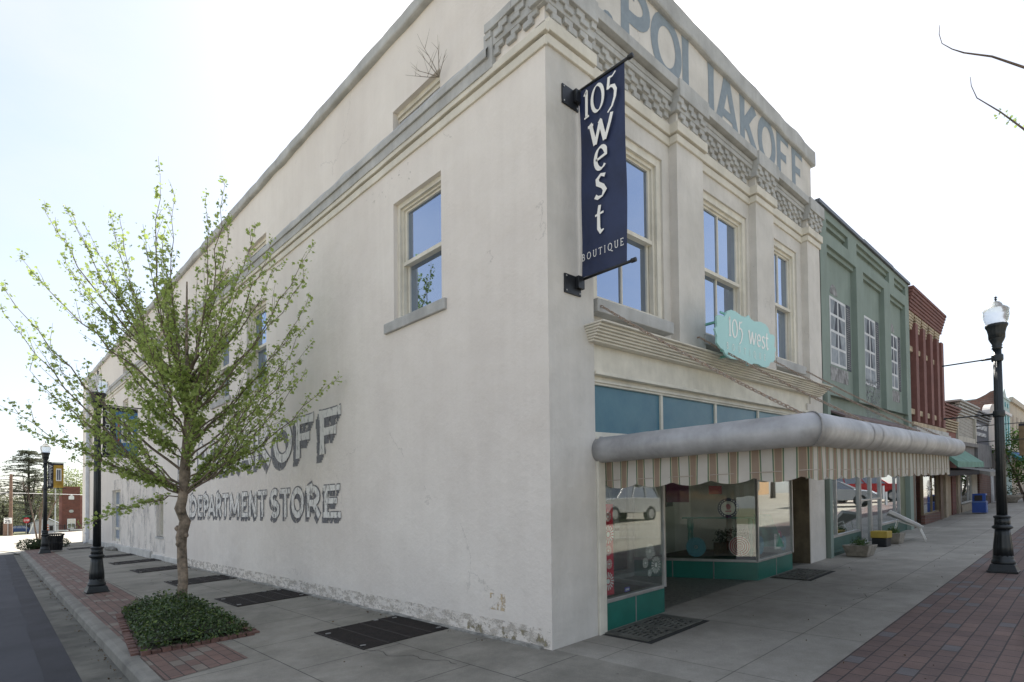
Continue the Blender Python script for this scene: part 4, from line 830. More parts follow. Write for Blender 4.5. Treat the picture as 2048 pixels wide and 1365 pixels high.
# ------------------------------------------------------------------ street lamps
GLOBE = bpy.data.materials.new('lamp_globe'); GLOBE.use_nodes = True
b_ = GLOBE.node_tree.nodes['Principled BSDF']; b_.inputs['Base Color'].default_value = (.85, .87, .88, 1); b_.inputs['Roughness'].default_value = .25; b_.inputs['Transmission Weight'].default_value = .75; b_.inputs['IOR'].default_value = 1.12
MATS['lamp_globe'] = GLOBE
def lamp(label, x, y, group='street lamps'):
    t = thing('street_lamp', label, 'street lamp', (x, y, gz(x)), group=group)
    q = MB(); q.prism([(-.185, -.185), (.185, -.185), (.185, .185), (-.185, .185)], 'z', 0, .035)
    n = len(q.v); s_ = .185
    for z, h in ((.035, .175), (.09, .155), (.13, .145)): q.v += [(-h, -h, z), (h, -h, z), (h, h, z), (-h, h, z)]
    for k in range(2): q.f += [(n+4*k+i, n+4*k+(i+1) % 4, n+4*k+4+(i+1) % 4, n+4*k+4+i) for i in range(4)]
    q.f.append((n+8, n+9, n+10, n+11))
    q.build('base', IRON, t, flat_local=True, bevel=.008)
    q = MB(); q.lathe([(.142, .125), (.150, .15), (.142, .19), (.128, .20), (.130, .23), (.122, .26)], 24); q.lathe([(.122, .24), (.115, .4), (.098, .56), (.09, .67)], 48, flute=.035, nf=12)
    q.lathe([(.09, .66), (.115, .67), (.130, .69), (.128, .71), (.10, .725), (.095, .74)], 24); q.lathe([(.096, .73), (.092, .84)], 48, flute=.035, nf=12); q.lathe([(.09, .83), (.108, .845), (.108, .862), (.085, .875), (.064, .885)], 24); q.build('lower_shaft', IRON, t, flat_local=True, smooth=True)
    q = MB(); q.lathe([(.064, .87), (.058, 2.1), (.050, 3.47)], 48, flute=.05, nf=12); q.build('shaft', IRON, t, flat_local=True, smooth=True)
    q = MB(); q.lathe([(.05, 3.45), (.072, 3.47), (.055, 3.49), (.068, 3.51), (.06, 3.53), (.085, 3.58), (.098, 3.61), (.10, 3.70)], 24); q.lathe([(.10, 3.62), (.103, 3.70), (.118, 3.77), (.132, 3.80), (.138, 3.81), (.138, 3.84), (.125, 3.845)], 48, flute=.03, nf=16); q.build('capital', IRON, t, flat_local=True, smooth=True)
    q = MB(); q.lathe([(.115, 3.84), (.145, 3.90), (.160, 3.98), (.155, 4.05), (.165, 4.06), (.130, 4.10), (.085, 4.13), (.075, 4.16), (.05, 4.19), (.02, 4.205)], 28, flute=.012, nf=14); q.build('globe', GLOBE, t, flat_local=True, smooth=True)
    q = MB(); q.lathe([(.015, 4.20), (.008, 4.22), (.022, 4.235), (.006, 4.25), (.025, 4.265), (.006, 4.28), (.002, 4.31)], 10); q.build('finial', IRON, t, flat_local=True, smooth=True)
    q = MB(); q.box(-.085, -.04, -.03, .03, 3.26, 3.36); q.build('junction_box', IRON, t, flat_local=True, bevel=.006)
    return t
def arm(t, z, d, L_, r=.011):
    q = MB(); dv = Vector(d); q.tube([dv*.05+Vector((0, 0, z)), dv*(L_*.28)+Vector((0, 0, z))], .017, 8); q.tube([dv*(L_*.28)+Vector((0, 0, z)), dv*L_+Vector((0, 0, z))], r, 8); q.lathe([(.07, z-.05), (.075, z-.03), (.075, z+.03), (.07, z+.05)], 16)
    q.blob(tuple(dv*L_+Vector((0, 0, z))), .018, .018, .018, n=4, amp=0); return q.build('arm', IRON, t, flat_local=True, smooth=True)
def abanner(label, x, y, d, z0, z1, L0, L1, paint, txt, group='town banners on the street lamps'):
    """cloth hanging between two lamp arms: dark strip with the town's name next to a picture of a window"""
    t = thing('lamp_banner', label, 'banner', (x, y, gz(x)), group=group); dv = Vector(d); nv = Vector((dv.y, -dv.x, 0)); H = z1-z0; W = L1-L0; st = L0+W*.36
    def pl(name, a, b, e, g, off, m, par):
        q = MB(); c = [dv*u+Vector((0, 0, v))+nv*o for o in (off, off+.003) for v in (e, g) for u in (a, b)]; q.add([tuple(v) for v in c], [(0, 1, 3, 2), (4, 6, 7, 5), (0, 4, 5, 1), (2, 3, 7, 6), (0, 2, 6, 4), (1, 5, 7, 3)]); return q.build(name, m, par, flat_local=True)
    strip = pl('name_strip', L0, st, z0, z1, -.0015, mat('banner_dark', (.022, .022, .030), .7, .1), t); pic = pl('picture_panel', st, L1, z0, z1-H*.08, -.0015, paint[0], t)
    pl('header', st, L1, z1-H*.08, z1, -.0015, mat('banner_dark', (.022, .022, .030), .7, .1), t)
    for o in (.002, -.006):
        wa, wb = st+W*.16, L1-W*.14
        pl('painted_frame', wa, wb, z0+H*.28, z0+H*.78, o*1.0, OFFW, pic); 
        oo = o+.003 if o > 0 else o-.003
        pl('painted_pane', wa+W*.06, (wa+wb)/2-W*.02, z0+H*.32, z0+H*.73, oo, mat('pane_print', (.10, .11, .13), .6, .2), pic); pl('painted_pane', (wa+wb)/2+W*.02, wb-W*.06, z0+H*.32, z0+H*.73, oo, mat('pane_print', (.10, .11, .13), .6, .2), pic)
        if len(paint) > 1: pl('painted_stripe', st+W*.06, st+W*.11, z0+H*.25, z0+H*.8, o, paint[1], pic)
    # the town's name, reading downwards, on both faces
    fc = bpy.data.curves.new('town_name', 'FONT'); fc.body = txt; fc.size = 1; ob = bpy.data.objects.new('tmp', fc); COL.objects.link(ob); bpy.context.view_layer.update()
    me0 = bpy.data.meshes.new_from_object(ob); bpy.data.objects.remove(ob); X = [v.co.x for v in me0.vertices]; Lx = max(X); sc = H*.86/Lx
    for o in (1, -1):
        q = MB(); vs = []
        for v in me0.vertices:
            uu = v.co.y*sc*.75; vv = v.co.x*sc
            p = dv*(L0+W*.18-(.36*sc*.75)*o+uu*o if True else 0)+Vector((0, 0, z1-H*.07-vv))+nv*(.0035*o); vs.append(tuple(p))
        q.add(vs, [tuple(p.vertices) for p in me0.polygons]); q.build('town_name', txtm, strip, flat_local=True, fix=False)
    return t
txtm = mat('name_print', (.70, .70, .68), .7, .05)
L1_ = lamp('dark green lamp post without a banner cloth on the front brick walk, right side', 11.56, 1.15); [arm(L1_, z, (0, 1, 0), .68) for z in (3.32, 2.45)]
L2_ = lamp('dark lamp post in the brick strip behind the leafy street tree', 1.82, 13.48); [arm(L2_, z, (1, 0, 0), .74) for z in (3.62, 2.62)]
L3_ = lamp('dark lamp post far down the side street beside the black litter bin', 2.17, 28.08); [arm(L3_, z, (1, 0, 0), .62) for z in (3.48, 2.48)]
L4_ = lamp('farther lamp post on the front walk at the right edge, carrying a tan banner', 20.3, .75); [arm(L4_, z, (0, 1, 0), 1.75) for z in (2.80, 2.36)]
BLUEP = mat('banner_blue', (.10, .25, .50), .7, .12, 5); YEL = mat('banner_yellow', (.50, .30, .04), .7, .2, 5); REDP = mat('print_red', (.55, .05, .05), .7, .05)
abanner('blue and black town banner on the near lamp post, half hidden by leaves', 1.82, 13.48, (1, 0, 0), 2.64, 3.60, .08, .66, (BLUEP, REDP), 'Abbeville')
abanner('yellow and black town banner on the far lamp post by the litter bin', 2.17, 28.08, (1, 0, 0), 2.50, 3.46, .07, .55, (YEL,), 'Abbeville')
txtm = mat('name_print_gold', (.62, .48, .20), .7, .05)
abanner('tan and dark town banner hanging at the right edge of the street', 20.3, .75, (0, 1, 0), 1.92, 2.78, .06, .88, (mat('banner_tan', (.20, .14, .07), .7, .2, 5),), 'Abbeville')

# ------------------------------------------------------------------ plants
LEAF = [(0, -.5), (.22, -.28), (.52, -.30), (.36, -.02), (.58, .24), (.24, .20), (0, .62), (-.24, .20), (-.58, .24), (-.36, -.02), (-.52, -.30), (-.22, -.28)]
OVAL = [(0, -.5), (.22, -.2), (.2, .2), (0, .5), (-.2, .2), (-.22, -.2)]
def leaf(mb, p, size, up=None, shape=LEAF, droop=.5, rnd=random):
    n = Vector((rnd.gauss(0, 1), rnd.gauss(0, 1), rnd.gauss(.6, 1))); 
    if n.length < .01: n = Vector((0, 0, 1))
    n.normalize(); t = Vector((rnd.gauss(0, 1), rnd.gauss(0, 1), rnd.gauss(-droop, .8))); a = n.cross(t)
    if a.length < .01: return
    a.normalize(); b = a.cross(n); s = size*rnd.uniform(.7, 1.3); p = Vector(p); k = len(mb.v)
    for u, v in shape: w_ = p+a*(u*s)+b*(v*s)-n*(abs(u)*s*.35); mb.v.append((w_.x, w_.y, w_.z))
    mb.f.append(tuple(range(k, k+len(shape))))
def curve(p0, d0, p1, n=9, wig=.03):
    p0, p1 = Vector(p0), Vector(p1); c = p0+Vector(d0)*((p1-p0).length*.45); out = []
    for i in range(n+1):
        t = i/n; q = p0*(1-t)**2+c*2*t*(1-t)+p1*t*t
        if 0 < i < n: q += Vector((random.uniform(-wig, wig), random.uniform(-wig, wig), random.uniform(-wig, wig)))
        out.append(q)
    return out
BARK = mat('tree_bark', (.42, .33, .25), .95, .1, 9, 1.0, 38, col2=(.085, .07, .055), streak=.35); TWIG = mat('twig', (.19, .145, .11), .9, .2, 10)
LF = mat('spring_leaf', (.42, .50, .15), .6, .18, 9, trans=.5, col2=(.22, .31, .08)); 
BASE = Vector((2.34, 9.6, gz(2.34)))
tree = thing('street_tree', 'young maple with fresh green leaves and knobbly trunk rising from the low planted bed', 'tree', tuple(BASE))
tr_ = MB(); lv_ = MB(); br_ = MB()
tp = [(0, 0, -.02, .105), (.0, 0, .06, .092), (.0, 0, .25, .084), (.01, 0, .5, .088), (0, .0, .75, .084), (-.01, .0, 1.0, .083), (-.02, .0, 1.12, .094), (.01, 0, 1.25, .092), (.03, -.01, 1.36, .100), (-.01, 0, 1.46, .090), (-.03, .01, 1.55, .098), (.0, 0, 1.68, .085), (.02, 0, 1.85, .082), (.03, 0, 2.1, .076), (.04, .0, 2.4, .055), (.05, -.02, 2.8, .042), (.06, -.02, 3.4, .030), (.05, 0, 4.2, .018), (.06, .02, 5.0, .010)]
n = 18; base = 0
for k, (x, y, z, r) in enumerate(tp):
    for i in range(n):
        a = math.tau*i/n; rr_ = .80*r*(1+.16*noise.noise(Vector((math.cos(a)*1.5, math.sin(a)*1.5, z*3.5))) if z < 2 else r)/(1 if z < 2 else r)*1 if z < 2 else r
        tr_.v.append((BASE.x+x+rr_*math.cos(a), BASE.y+y+rr_*math.sin(a), BASE.z+z))
for k in range(len(tp)-1):
    for i in range(n): tr_.f.append((k*n+i, k*n+(i+1) % n, (k+1)*n+(i+1) % n, (k+1)*n+i))
for a, z in ((2.6, 1.25), (.3, 1.38), (4.0, 1.50), (5.2, 1.15), (3.6, 1.02)):            # healed pruning knots
    c = (BASE.x+.070*math.cos(a), BASE.y+.070*math.sin(a), BASE.z+z); tr_.blob(c, .035, .035, .045, a, .3, 6)
TIPS = [(0.39, 11.35, 4.96), (0.58, 11.16, 5.41), (0.82, 10.91, 6.12), (1.07, 10.67, 6.11), (1.31, 10.45, 5.77), (1.55, 10.22, 6.0), (1.66, 10.12, 5.83), (2.06, 9.71, 6.66), (2.22, 9.56, 6.32), (2.55, 9.25, 6.22), (2.76, 9.04, 6.49), (2.82, 9.0, 5.9), (3.09, 8.75, 5.82), (3.26, 8.6, 5.6), (3.69, 8.18, 5.51), (3.63, 8.26, 5.07), (3.65, 8.24, 4.69), (3.67, 8.24, 4.39), (3.66, 8.26, 4.02), (4.0, 7.95, 3.49), (3.6, 8.33, 3.57), (0.35, 11.45, 3.23), (0.67, 11.12, 3.75), (0.63, 11.18, 2.88), (1.22, 10.64, 2.37), (1.71, 10.18, 2.17), (1.33, 10.57, 1.43), (0.37, 11.39, 4.63), (1.15, 10.63, 5.1), (1.91, 9.93, 4.04), (2.74, 9.18, 2.53), (3.17, 8.78, 2.3), (3.39, 8.56, 2.67), (0.97, 10.85, 3.38)]
tips = []
rs = random.Random(11)
for t in TIPS:
    k = rs.uniform(.93, 1.08); tips.append(Vector((t[0]*k, t[1]*k, 1.6+(t[2]-1.6)*k)))
for i in range(42):
    a = i*2.4; rad = rs.uniform(.3, 1.75); z = rs.uniform(3.1, 6.1)-rad*.4; tips.append(Vector((BASE.x+rad*math.cos(a), BASE.y+rad*math.sin(a), z)))
for i, t in enumerate(tips):
    if t.x > 3.98: t.x = 3.98
    rad = math.hypot(t.x-BASE.x, t.y-BASE.y); h = t.z-BASE.z
    zs = max(1.75, min(2.6+.12*h, h-.9*rad-.4)) if h > 2.2 else rs.uniform(1.75, 1.9)
    zs = max(1.75, min(3.4, zs+rs.uniform(-.4, .5)))
    out = Vector((t.x-BASE.x, t.y-BASE.y, 0)); out.normalize()
    dr = Vector((t.x-BASE.x-.04, t.y-BASE.y, h-zs)).normalized(); d0 = (dr+out*(.30 if h > 2.6 else .1)+Vector((0, 0, 0 if h > 2.6 else .25))).normalized()
    pts = curve((BASE.x+.04, BASE.y, BASE.z+zs), d0, t, 11, .035); L_ = sum((pts[j+1]-pts[j]).length for j in range(11)); r0 = .006+.0038*L_
    br_.tube(pts, [r0*(1-.88*j/11) for j in range(12)], 6, cap=False)
    main = i < 34
    for j in range(3 if L_ > 1.6 else 2, 12):
        p = pts[j]; dirv = (pts[min(j+1, 11)]-pts[j-1]).normalized(); f = j/11
        for _ in range(2 if f < .7 else 1):
            side = Vector((rs.gauss(0, 1), rs.gauss(0, 1), rs.gauss(.25, .7))); dd = (dirv*1.15+side.normalized()*.62+Vector((0, 0, .12))).normalized(); tl = L_*rs.uniform(.08, .27)*(1.15-f*.9)+.05
            q = [p]; 
            for s in range(5): dd = (dd+Vector((rs.uniform(-.15, .15), rs.uniform(-.15, .15), rs.uniform(-.02, .16)))).normalized(); q.append(q[-1]+dd*tl/5)
            if any(v.x > 4.12 for v in q): continue
            br_.tube(q, [.0052*(1-.7*s/5) for s in range(6)], 3, cap=False)
            for s in range(1, 6):
                for _k in range(rs.choice((1, 2, 3, 5))): leaf(lv_, q[s]+Vector((rs.gauss(0, .03), rs.gauss(0, .03), rs.gauss(-.012, .03))), rs.choice((.030, .040, .052)), rnd=rs)
        for _k in range(6 if f > .3 else 1):
            a = rs.random(); c = pts[j-1].lerp(p, a); leaf(lv_, c+Vector((rs.gauss(0, .035), rs.gauss(0, .035), rs.gauss(-.015, .032))), rs.choice((.036, .046, .056)), rnd=rs)
tr_.build('trunk', BARK, tree, smooth=True, fix=False); br_.build('branches', TWIG, tree, smooth=True, fix=False); lv_.build('crown', LF, tree, fix=False)

GCV = mat('ground_cover_leaf', (.045, .085, .022), .35, .3, 5, trans=.15, col2=(.028, .05, .016), spec=.5); GCV2 = mat('ground_cover_leaf_light', (.12, .17, .035), .4, .2, 5, trans=.2)
SOIL = mat('soil', (.05, .035, .025), 1, .2, 10, .5, 40); EDGEB = mat('edging_brick', (.165, .09, .072), .9, .25, 9, .5, 60)
bed = thing('planted_bed', 'brick-edged bed of dark glossy ground cover around the street tree', 'planting bed', (2.0, 8.7, gz(2)))
cr = [(1.40, 7.28), (2.46, 7.22), (2.50, 10.25), (1.72, 10.3)]
q = MB(); q.ngon([(x, y, gz(x)+.03) for x, y in cr]); q.build('soil', SOIL, bed, fix=False)
def edging(par, a, b, n, m=EDGEB, h=.07, w_=.09):
    a, b = Vector((*a, 0)), Vector((*b, 0)); t = (b-a).normalized(); nn_ = Vector((-t.y, t.x, 0)); q = MB(); s = (b-a).length/n
    for i in range(n):
        p = a+t*s*i; e = a+t*(s*(i+1)-.008); hh = h+random.uniform(-.012, .01); P4 = [p, e, e+nn_*w_, p+nn_*w_]; q.add([(v.x, v.y, gz(v.x)-.02) for v in P4]+[(v.x, v.y, gz(v.x)+hh) for v in P4], [(0, 3, 2, 1), (4, 5, 6, 7), (0, 1, 5, 4), (1, 2, 6, 5), (2, 3, 7, 6), (3, 0, 4, 7)])
    q.build('brick_edging', m, par, bevel=.006)
edging(bed, (1.36, 7.17), (2.52, 7.12), 12, h=.045); edging(bed, (1.36, 7.26), (1.70, 10.3), 28, w_=-.0+.08, h=.03); edging(bed, (2.60, 7.2), (2.62, 10.28), 28, h=.03)
gl_ = MB(); gl2 = MB(); rs = random.Random(5)
def inbed(u, v):
    x = (1-v)*(cr[0][0]+(cr[1][0]-cr[0][0])*u)+v*(cr[3][0]+(cr[2][0]-cr[3][0])*u); y = (1-v)*(cr[0][1]*(1-u)+cr[1][1]*u)+v*(cr[3][1]*(1-u)+cr[2][1]*u); return x, y
for i in range(9500):
    u, v = rs.uniform(-.03, 1.05), rs.uniform(-.035, 1.02); x, y = inbed(u, v); e = min(u+.05, 1.07-u, v+.04, 1.04-v)*5
    top = (.05+.25*min(1, max(0, e)/1.6)**.6)*(1+.6*noise.noise(Vector((x*3.1, y*3.1, 2)))+.3*noise.noise(Vector((x*9, y*9, 5)))); z = gz(x)+top*rs.uniform(.55, 1.05) if rs.random() < .8 else gz(x)+top*rs.uniform(.1, .6)
    leaf(gl2 if rs.random() < .22 else gl_, (x, y, z), rs.choice((.026, .034, .046)), shape=OVAL, droop=0, rnd=rs)
for a, m_ in ((gl_, GCV), (gl2, GCV2)): o = a.build('ground_cover', m_, bed, fix=False)
q = MB(); q.ngon([(x, y, gz(x)+.09) for x, y in ((1.46, 7.36), (2.4, 7.3), (2.42, 10.15), (1.78, 10.2))]); q.build('leaf_litter', mat('litter', (.03, .035, .015), 1, .3, 20), bed, fix=False)

def leaf_blob(mb, c, r, n, size, rnd, shape=OVAL, shell=.55, droop=0):
    for _ in range(n):
        d = Vector((rnd.gauss(0, 1), rnd.gauss(0, 1), rnd.gauss(0, 1))).normalized(); k = shell+(1-shell)*rnd.random(); f = 1+.28*noise.noise(d*2.2+Vector(c))
        leaf(mb, (c[0]+d.x*r[0]*k*f, c[1]+d.y*r[1]*k*f, c[2]+d.z*r[2]*k*f), size, shape=shape, droop=droop, rnd=rnd)
# low clipped shrub and bare multi-stem tree at the end of the strip, with the bin
s = thing('low_shrub', 'low dark green clipped shrub at the far end of the brick strip', 'shrub', (2.08, 32.0, gz(2.08)))
q = MB(); rs = random.Random(3)
for dx, dy in ((0, 0), (.35, .1), (-.3, -.2), (.6, -.15), (.85, .1)): leaf_blob(q, (2.15+dx, 31.9+dy, .30), (.36, .45, .25), 1500, .045, rs, shell=.75)
q.build('foliage', mat('clipped_leaf', (.04, .075, .018), .7, .3, 4), s, fix=False)
q = MB(); q.blob((2.4, 31.9, .22), .55, .4, .17, 2, .2, 8); q.build('stems', mat('shrub_inner_shade', (.02, .03, .01), 1, .2), s)  # solid dark core paints the shade between the leaves, not separate stems
can = thing('litter_bin', 'black slatted steel litter bin standing behind the far lamp post', 'litter bin', (2.52, 28.75, gz(2.5)))
q = MB()
for k in range(30):
    a = math.tau*k/30; c_, s_ = math.cos(a), math.sin(a); q.tube([(.23*c_, .23*s_, .05), (.25*c_, .25*s_, .5), (.27*c_, .27*s_, .62), (.31*c_, .31*s_, .68)], .015, 4)
q.build('slats', BLK, can, flat_local=True)
q = MB(); q.lathe([(.21, .05), (.235, .62)], 20); q.build('liner', BLK, can, flat_local=True, smooth=True)
for z, r_ in ((.06, .24), (.35, .255), (.69, .30)): q = MB(); q.tube([(r_*math.cos(math.tau*k/24), r_*math.sin(math.tau*k/24), z) for k in range(25)], .015, 6, cap=False); q.build('hoop', BLK, can, flat_local=True)
q = MB(); q.lathe([(.24, .66), (.22, .72), (.20, .70)], 20); q.build('lid', BLK, can, flat_local=True, smooth=True)
MY = mat('smooth_brown_bark', (.14, .10, .075), .7, .25, 5)
def bare(mb, p, d, L_, r, lvl, rnd, up_=.12, spread=.7, kids=3, tipcb=None):
    pts = [Vector(p)]; d = Vector(d).normalized(); n = 5
    for i in range(n): d = (d+Vector((rnd.uniform(-1, 1), rnd.uniform(-1, 1), rnd.uniform(-.5, 1)))*up_).normalized(); pts.append(pts[-1]+d*L_/n)
    mb.tube(pts, [r*(1-.5*i/n) for i in range(n+1)], 5 if r > .03 else 3, cap=False)
    if lvl == 0:
        if tipcb: tipcb(pts)
        return
    for k in range(kids):
        j = rnd.randint(2, n); s = Vector((rnd.gauss(0, 1), rnd.gauss(0, 1), rnd.gauss(.2, .6))).normalized(); bare(mb, pts[j], d+s*spread, L_*rnd.uniform(.5, .75), r*.5, lvl-1, rnd, up_, spread, kids, tipcb)
t = thing('crape_myrtle', 'bare brown multi-stem tree beside the low shrub at the street corner', 'tree', (2.75, 38.5, gz(2.75))); q = MB(); rs = random.Random(8)
for a in (0, 1.3, 2.9, 4.6): bare(q, (2.75+.06*math.cos(a), 38.5+.06*math.sin(a), .1), (.20*math.cos(a), .20*math.sin(a), 1), 1.75, .05, 3, rs, .06, .42, 2)
q.build('stems', MY, t, fix=False)

# ------------------------------------------------------------------ beyond the crossing
RB = brick('far_brick', (.25, .085, .06), (.19, .07, .05), (.16, .11, .09), .4, .13, ms=.012, rot=(R(90), 0, 0)); RB2 = mat('pale_red_wall', (.36, .17, .14), .9, .15, 1)
def G(x, y): return gz(x, y)-.1
fb = thing('brick_tower_house', 'narrow red brick house front with white house-shaped plaque, oval plaque and one white window', 'building', (12.6, 119.5, G(12.6, 119.5)), rotz=R(-6))
def L(mb, name, m, par, **k): return mb.build(name, m, par, flat_local=True, **k)
q = MB(); q.box(-1.17, 1.17, 0, 6, -.6, 7.25); L(q, 'wall', RB, fb); q = MB(); q.box(-1.6, -1.17, .3, 6, -.6, 5.75); q.box(1.17, 1.75, .3, 6, -.6, 5.8); L(q, 'side_wing', RB2, fb)
q = MB(); q.box(-1.2, 1.2, -.05, 6, 7.25, 7.35); q.box(-1.63, -1.17, .25, 6, 5.75, 5.83); q.box(1.17, 1.78, .25, 6, 5.8, 5.88); L(q, 'coping', RB2, fb)
q = MB(); q.prism([(-.34, 5.2), (.38, 5.2), (.38, 5.7), (.05, 6.05), (-.34, 5.7)], 'y', -.06, -.01); L(q, 'house_plaque', OFFW, fb)
q = MB(); q.prism([(.02+.32*math.cos(a*.5236), 3.25+.26*math.sin(a*.5236)) for a in range(12)], 'y', -.06, -.01); L(q, 'oval_plaque', mat('plaque_grey', (.5, .5, .46), .8, .1), fb)
q = MB()
for A in ((-.5, -.4, .35, 2.0), (.5, .6, .35, 2.0), (-.4, .5, 1.9, 2.0), (-.4, .5, .3, .42), (.02, .07, .42, 1.9), (-.4, .5, 1.15, 1.2)): q.box(A[0], A[1], -.08, 0, A[2], A[3])
wo = L(q, 'window', OFFW, fb); q = MB(); q.box(-.4, .5, -.03, -.02, .42, 1.9); L(q, 'pane', glass('far_glass', .3, body=(.12, .15, .12)), wo)
fn = thing('iron_fence', 'black iron railing in front of the brick house', 'fence', (11.5, 117.6, G(11.5, 117.6)), rotz=R(-42)); q = MB()
for i in range(42): q.box(-3.0+i*.15, -2.98+i*.15, 0, .02, 0, 1.05)
for z in (.12, .95): q.box(-3, 3.3, -.01, .03, z, z+.04)
L(q, 'railing', BLK, fn)
for i in range(5): q = MB(); q.box(-3.05+i*1.55, -2.97+i*1.55, -.03, .05, -.3, 1.15); L(q, 'post', BLK, fn)
for k, (x, y, nm) in enumerate(((10.9, 113.5, 'left of the two by the iron fence'), (12.4, 112.0, 'right of the two by the iron fence'))):
    t = thing('wheel_stop', 'white concrete wheel stop, '+nm, 'wheel stop', (x, y, G(x, y)), rotz=R(-35), group='wheel stops'); q = MB(); q.prism([(-.12, 0), (.12, 0), (.07, .22), (-.07, .22)], 'x', -.8, .8); L(q, 'block', mat('white_block', (.6, .6, .56), .9, .1), t, bevel=.02)
hs = thing('white_house', 'small white clapboard house partly hidden behind the far lamp post', 'house', (10.9, 134, -1.5), rotz=R(-5)); q = MB(); q.box(-2.6, 1.4, 0, 5, -.5, 1.3); q.prism([(-2.6, 1.3), (1.4, 1.3), (-.6, 2.4)], 'y', 0, .2); L(q, 'wall', mat('white_boards', (.62, .63, .64), .8, .08, 3), hs)
q = MB(); q.prism([(-2.9, 1.22), (-.6, 2.5), (1.7, 1.22), (1.7, 1.32), (-.6, 2.62), (-2.9, 1.32)], 'y', -.2, 5.2); L(q, 'roof', mat('pale_roof', (.42, .46, .52), .6, .1), hs); q = MB(); q.box(.1, .6, -.03, 0, .1, .9); L(q, 'window', DARKIN, hs)
def carry(name, label, loc, rotz, paint, kind='sedan', group=None, cat='car'):
    t = thing(name, label, cat, loc, rotz, group); P_ = mat('car_paint_'+paint[0], paint[1], .25, .04, 2, metal=.2, spec=.6)
    Lh, W_ = (2.25, .87) if kind == 'sedan' else (2.3, .93)
    if kind == 'sedan': side = [(-2.25, .35), (-2.2, .75), (-2.1, .92), (-1.45, .98), (-.2, 1.0), (.95, .94), (1.9, .80), (2.2, .62), (2.25, .35)]; gh = [(-1.75, .94), (-1.05, 1.36), (-.1, 1.42), (.35, 1.38), (1.15, .92)]
    else: side = [(-2.3, .45), (-2.28, .95), (-2.2, 1.12), (-.2, 1.14), (1.05, 1.10), (2.05, 1.02), (2.25, .85), (2.3, .45)]; gh = [(-2.2, 1.10), (-2.05, 1.62), (-.1, 1.72), (.35, 1.68), (1.15, 1.08)]
    q = MB(); n_ = len(side); rows = []
    for y, s_, dz in ((-W_, .97, 0), (-W_*.99, 1, 0), (-W_*.8, 1.0, .03), (0, 1.01, .05), (W_*.8, 1.0, .03), (W_*.99, 1, 0), (W_, .97, 0)): rows.append([(x*s_, y, z+(dz if z > .6 else 0)) for x, z in side])
    k = 0
    for r_ in rows: q.v += r_
    for j in range(6):
        for i in range(n_-1): q.f.append((j*n_+i, j*n_+i+1, (j+1)*n_+i+1, (j+1)*n_+i))
        q.f.append((j*n_+n_-1, j*n_, (j+1)*n_, (j+1)*n_+n_-1))
    q.f.append(tuple(range(n_))); q.f.append(tuple(6*n_+i for i in range(n_)))
    q.prism([(x, z) for x, z in [(gh[1][0]-.05, gh[1][1]), (gh[1][0]+.05, gh[1][1]+.03), (gh[2][0], gh[2][1]+.03), (gh[3][0], gh[3][1]+.02), (gh[3][0]+.05, gh[3][1]-.02)]], 'y', -W_*.72, W_*.72)
    for s_ in (-1, 1):
        for f in (0, .33, .66, 1):
            x0 = gh[0][0]+(gh[4][0]-gh[0][0])*f; x1 = gh[1][0]+(gh[3][0]-gh[1][0])*f; q.tube([(x0, s_*W_*.93, .96 if kind == 'sedan' else 1.1), (x1, s_*W_*.73, gh[2][1]-.02)], .035, 6)
    body = L(q, 'body', P_, t, smooth=False, bevel=.03)
    q = MB(); lo, hi = [gh[0], gh[4]], [gh[1], gh[3]]; y0, y1 = W_*.92, W_*.72
    q.add([(gh[0][0], -y0, gh[0][1]), (gh[4][0], -y0, gh[4][1]), (gh[4][0], y0, gh[4][1]), (gh[0][0], y0, gh[0][1]), (gh[1][0], -y1, gh[1][1]), (gh[3][0], -y1, gh[3][1]), (gh[3][0], y1, gh[3][1]), (gh[1][0], y1, gh[1][1])], [(0, 3, 2, 1), (4, 5, 6, 7), (0, 1, 5, 4), (1, 2, 6, 5), (2, 3, 7, 6), (3, 0, 4, 7)])
    L(q, 'windows', glass('car_glass', .25, body=(.015, .018, .02)), t)
    for x in (-1.4, 1.4):
        for s_ in (-1, 1):
            q = MB(); rw = .32 if kind == 'sedan' else .37; nn_ = 20
            q.prism([(x+rw*math.cos(math.tau*i/nn_), rw+rw*math.sin(math.tau*i/nn_)) for i in range(nn_)], 'y', s_*(W_-.18), s_*(W_+.02)); wo = L(q, 'wheel', mat('tyre', (.02, .02, .02), .9, .1), t)
            q = MB(); q.prism([(x+rw*.6*math.cos(math.tau*i/nn_), rw+rw*.6*math.sin(math.tau*i/nn_)) for i in range(nn_)], 'y', s_*(W_+.021), s_*(W_+.03)); L(q, 'rim', METAL, wo)
    for s_ in (-1, 1):
        q = MB(); q.box(Lh-.08, Lh+.01, s_*.55-.15, s_*.55+.15, .58, .72); L(q, 'headlight', OFFW, t); q = MB(); q.box(-Lh-.01, -Lh+.08, s_*.65-.12, s_*.65+.12, .7, .86); L(q, 'tail_light', mat('tail_red', (.4, .01, .01), .3, .05), t)
    return t
carry('parked_car', 'blue sedan parked beyond the crossing below the big cedar', (7.3, 137.2, -1.95), R(-4), ('blue', (.03, .07, .20)))
carry('parked_car', 'dark car cut by the left edge of the picture beyond the crossing', (1.7, 120, -1.5), R(-75), ('dark', (.015, .02, .03)))
WOODP = mat('pole_wood', (.22, .14, .10), .95, .2, 4)
up_ = thing('utility_pole', 'brown wooden utility pole with cables and a speed sign at the far left', 'utility pole', (2.9, 68.9, -.35)); q = MB(); q.lathe([(.16, 0), (.13, 2.6), (.11, 5.6)], 10); L(q, 'pole', WOODP, up_)
q = MB(); q.lathe([(.2, 0), (.19, 1.3)], 10, c=(-.32, 0)); L(q, 'stub', WOODP, up_)
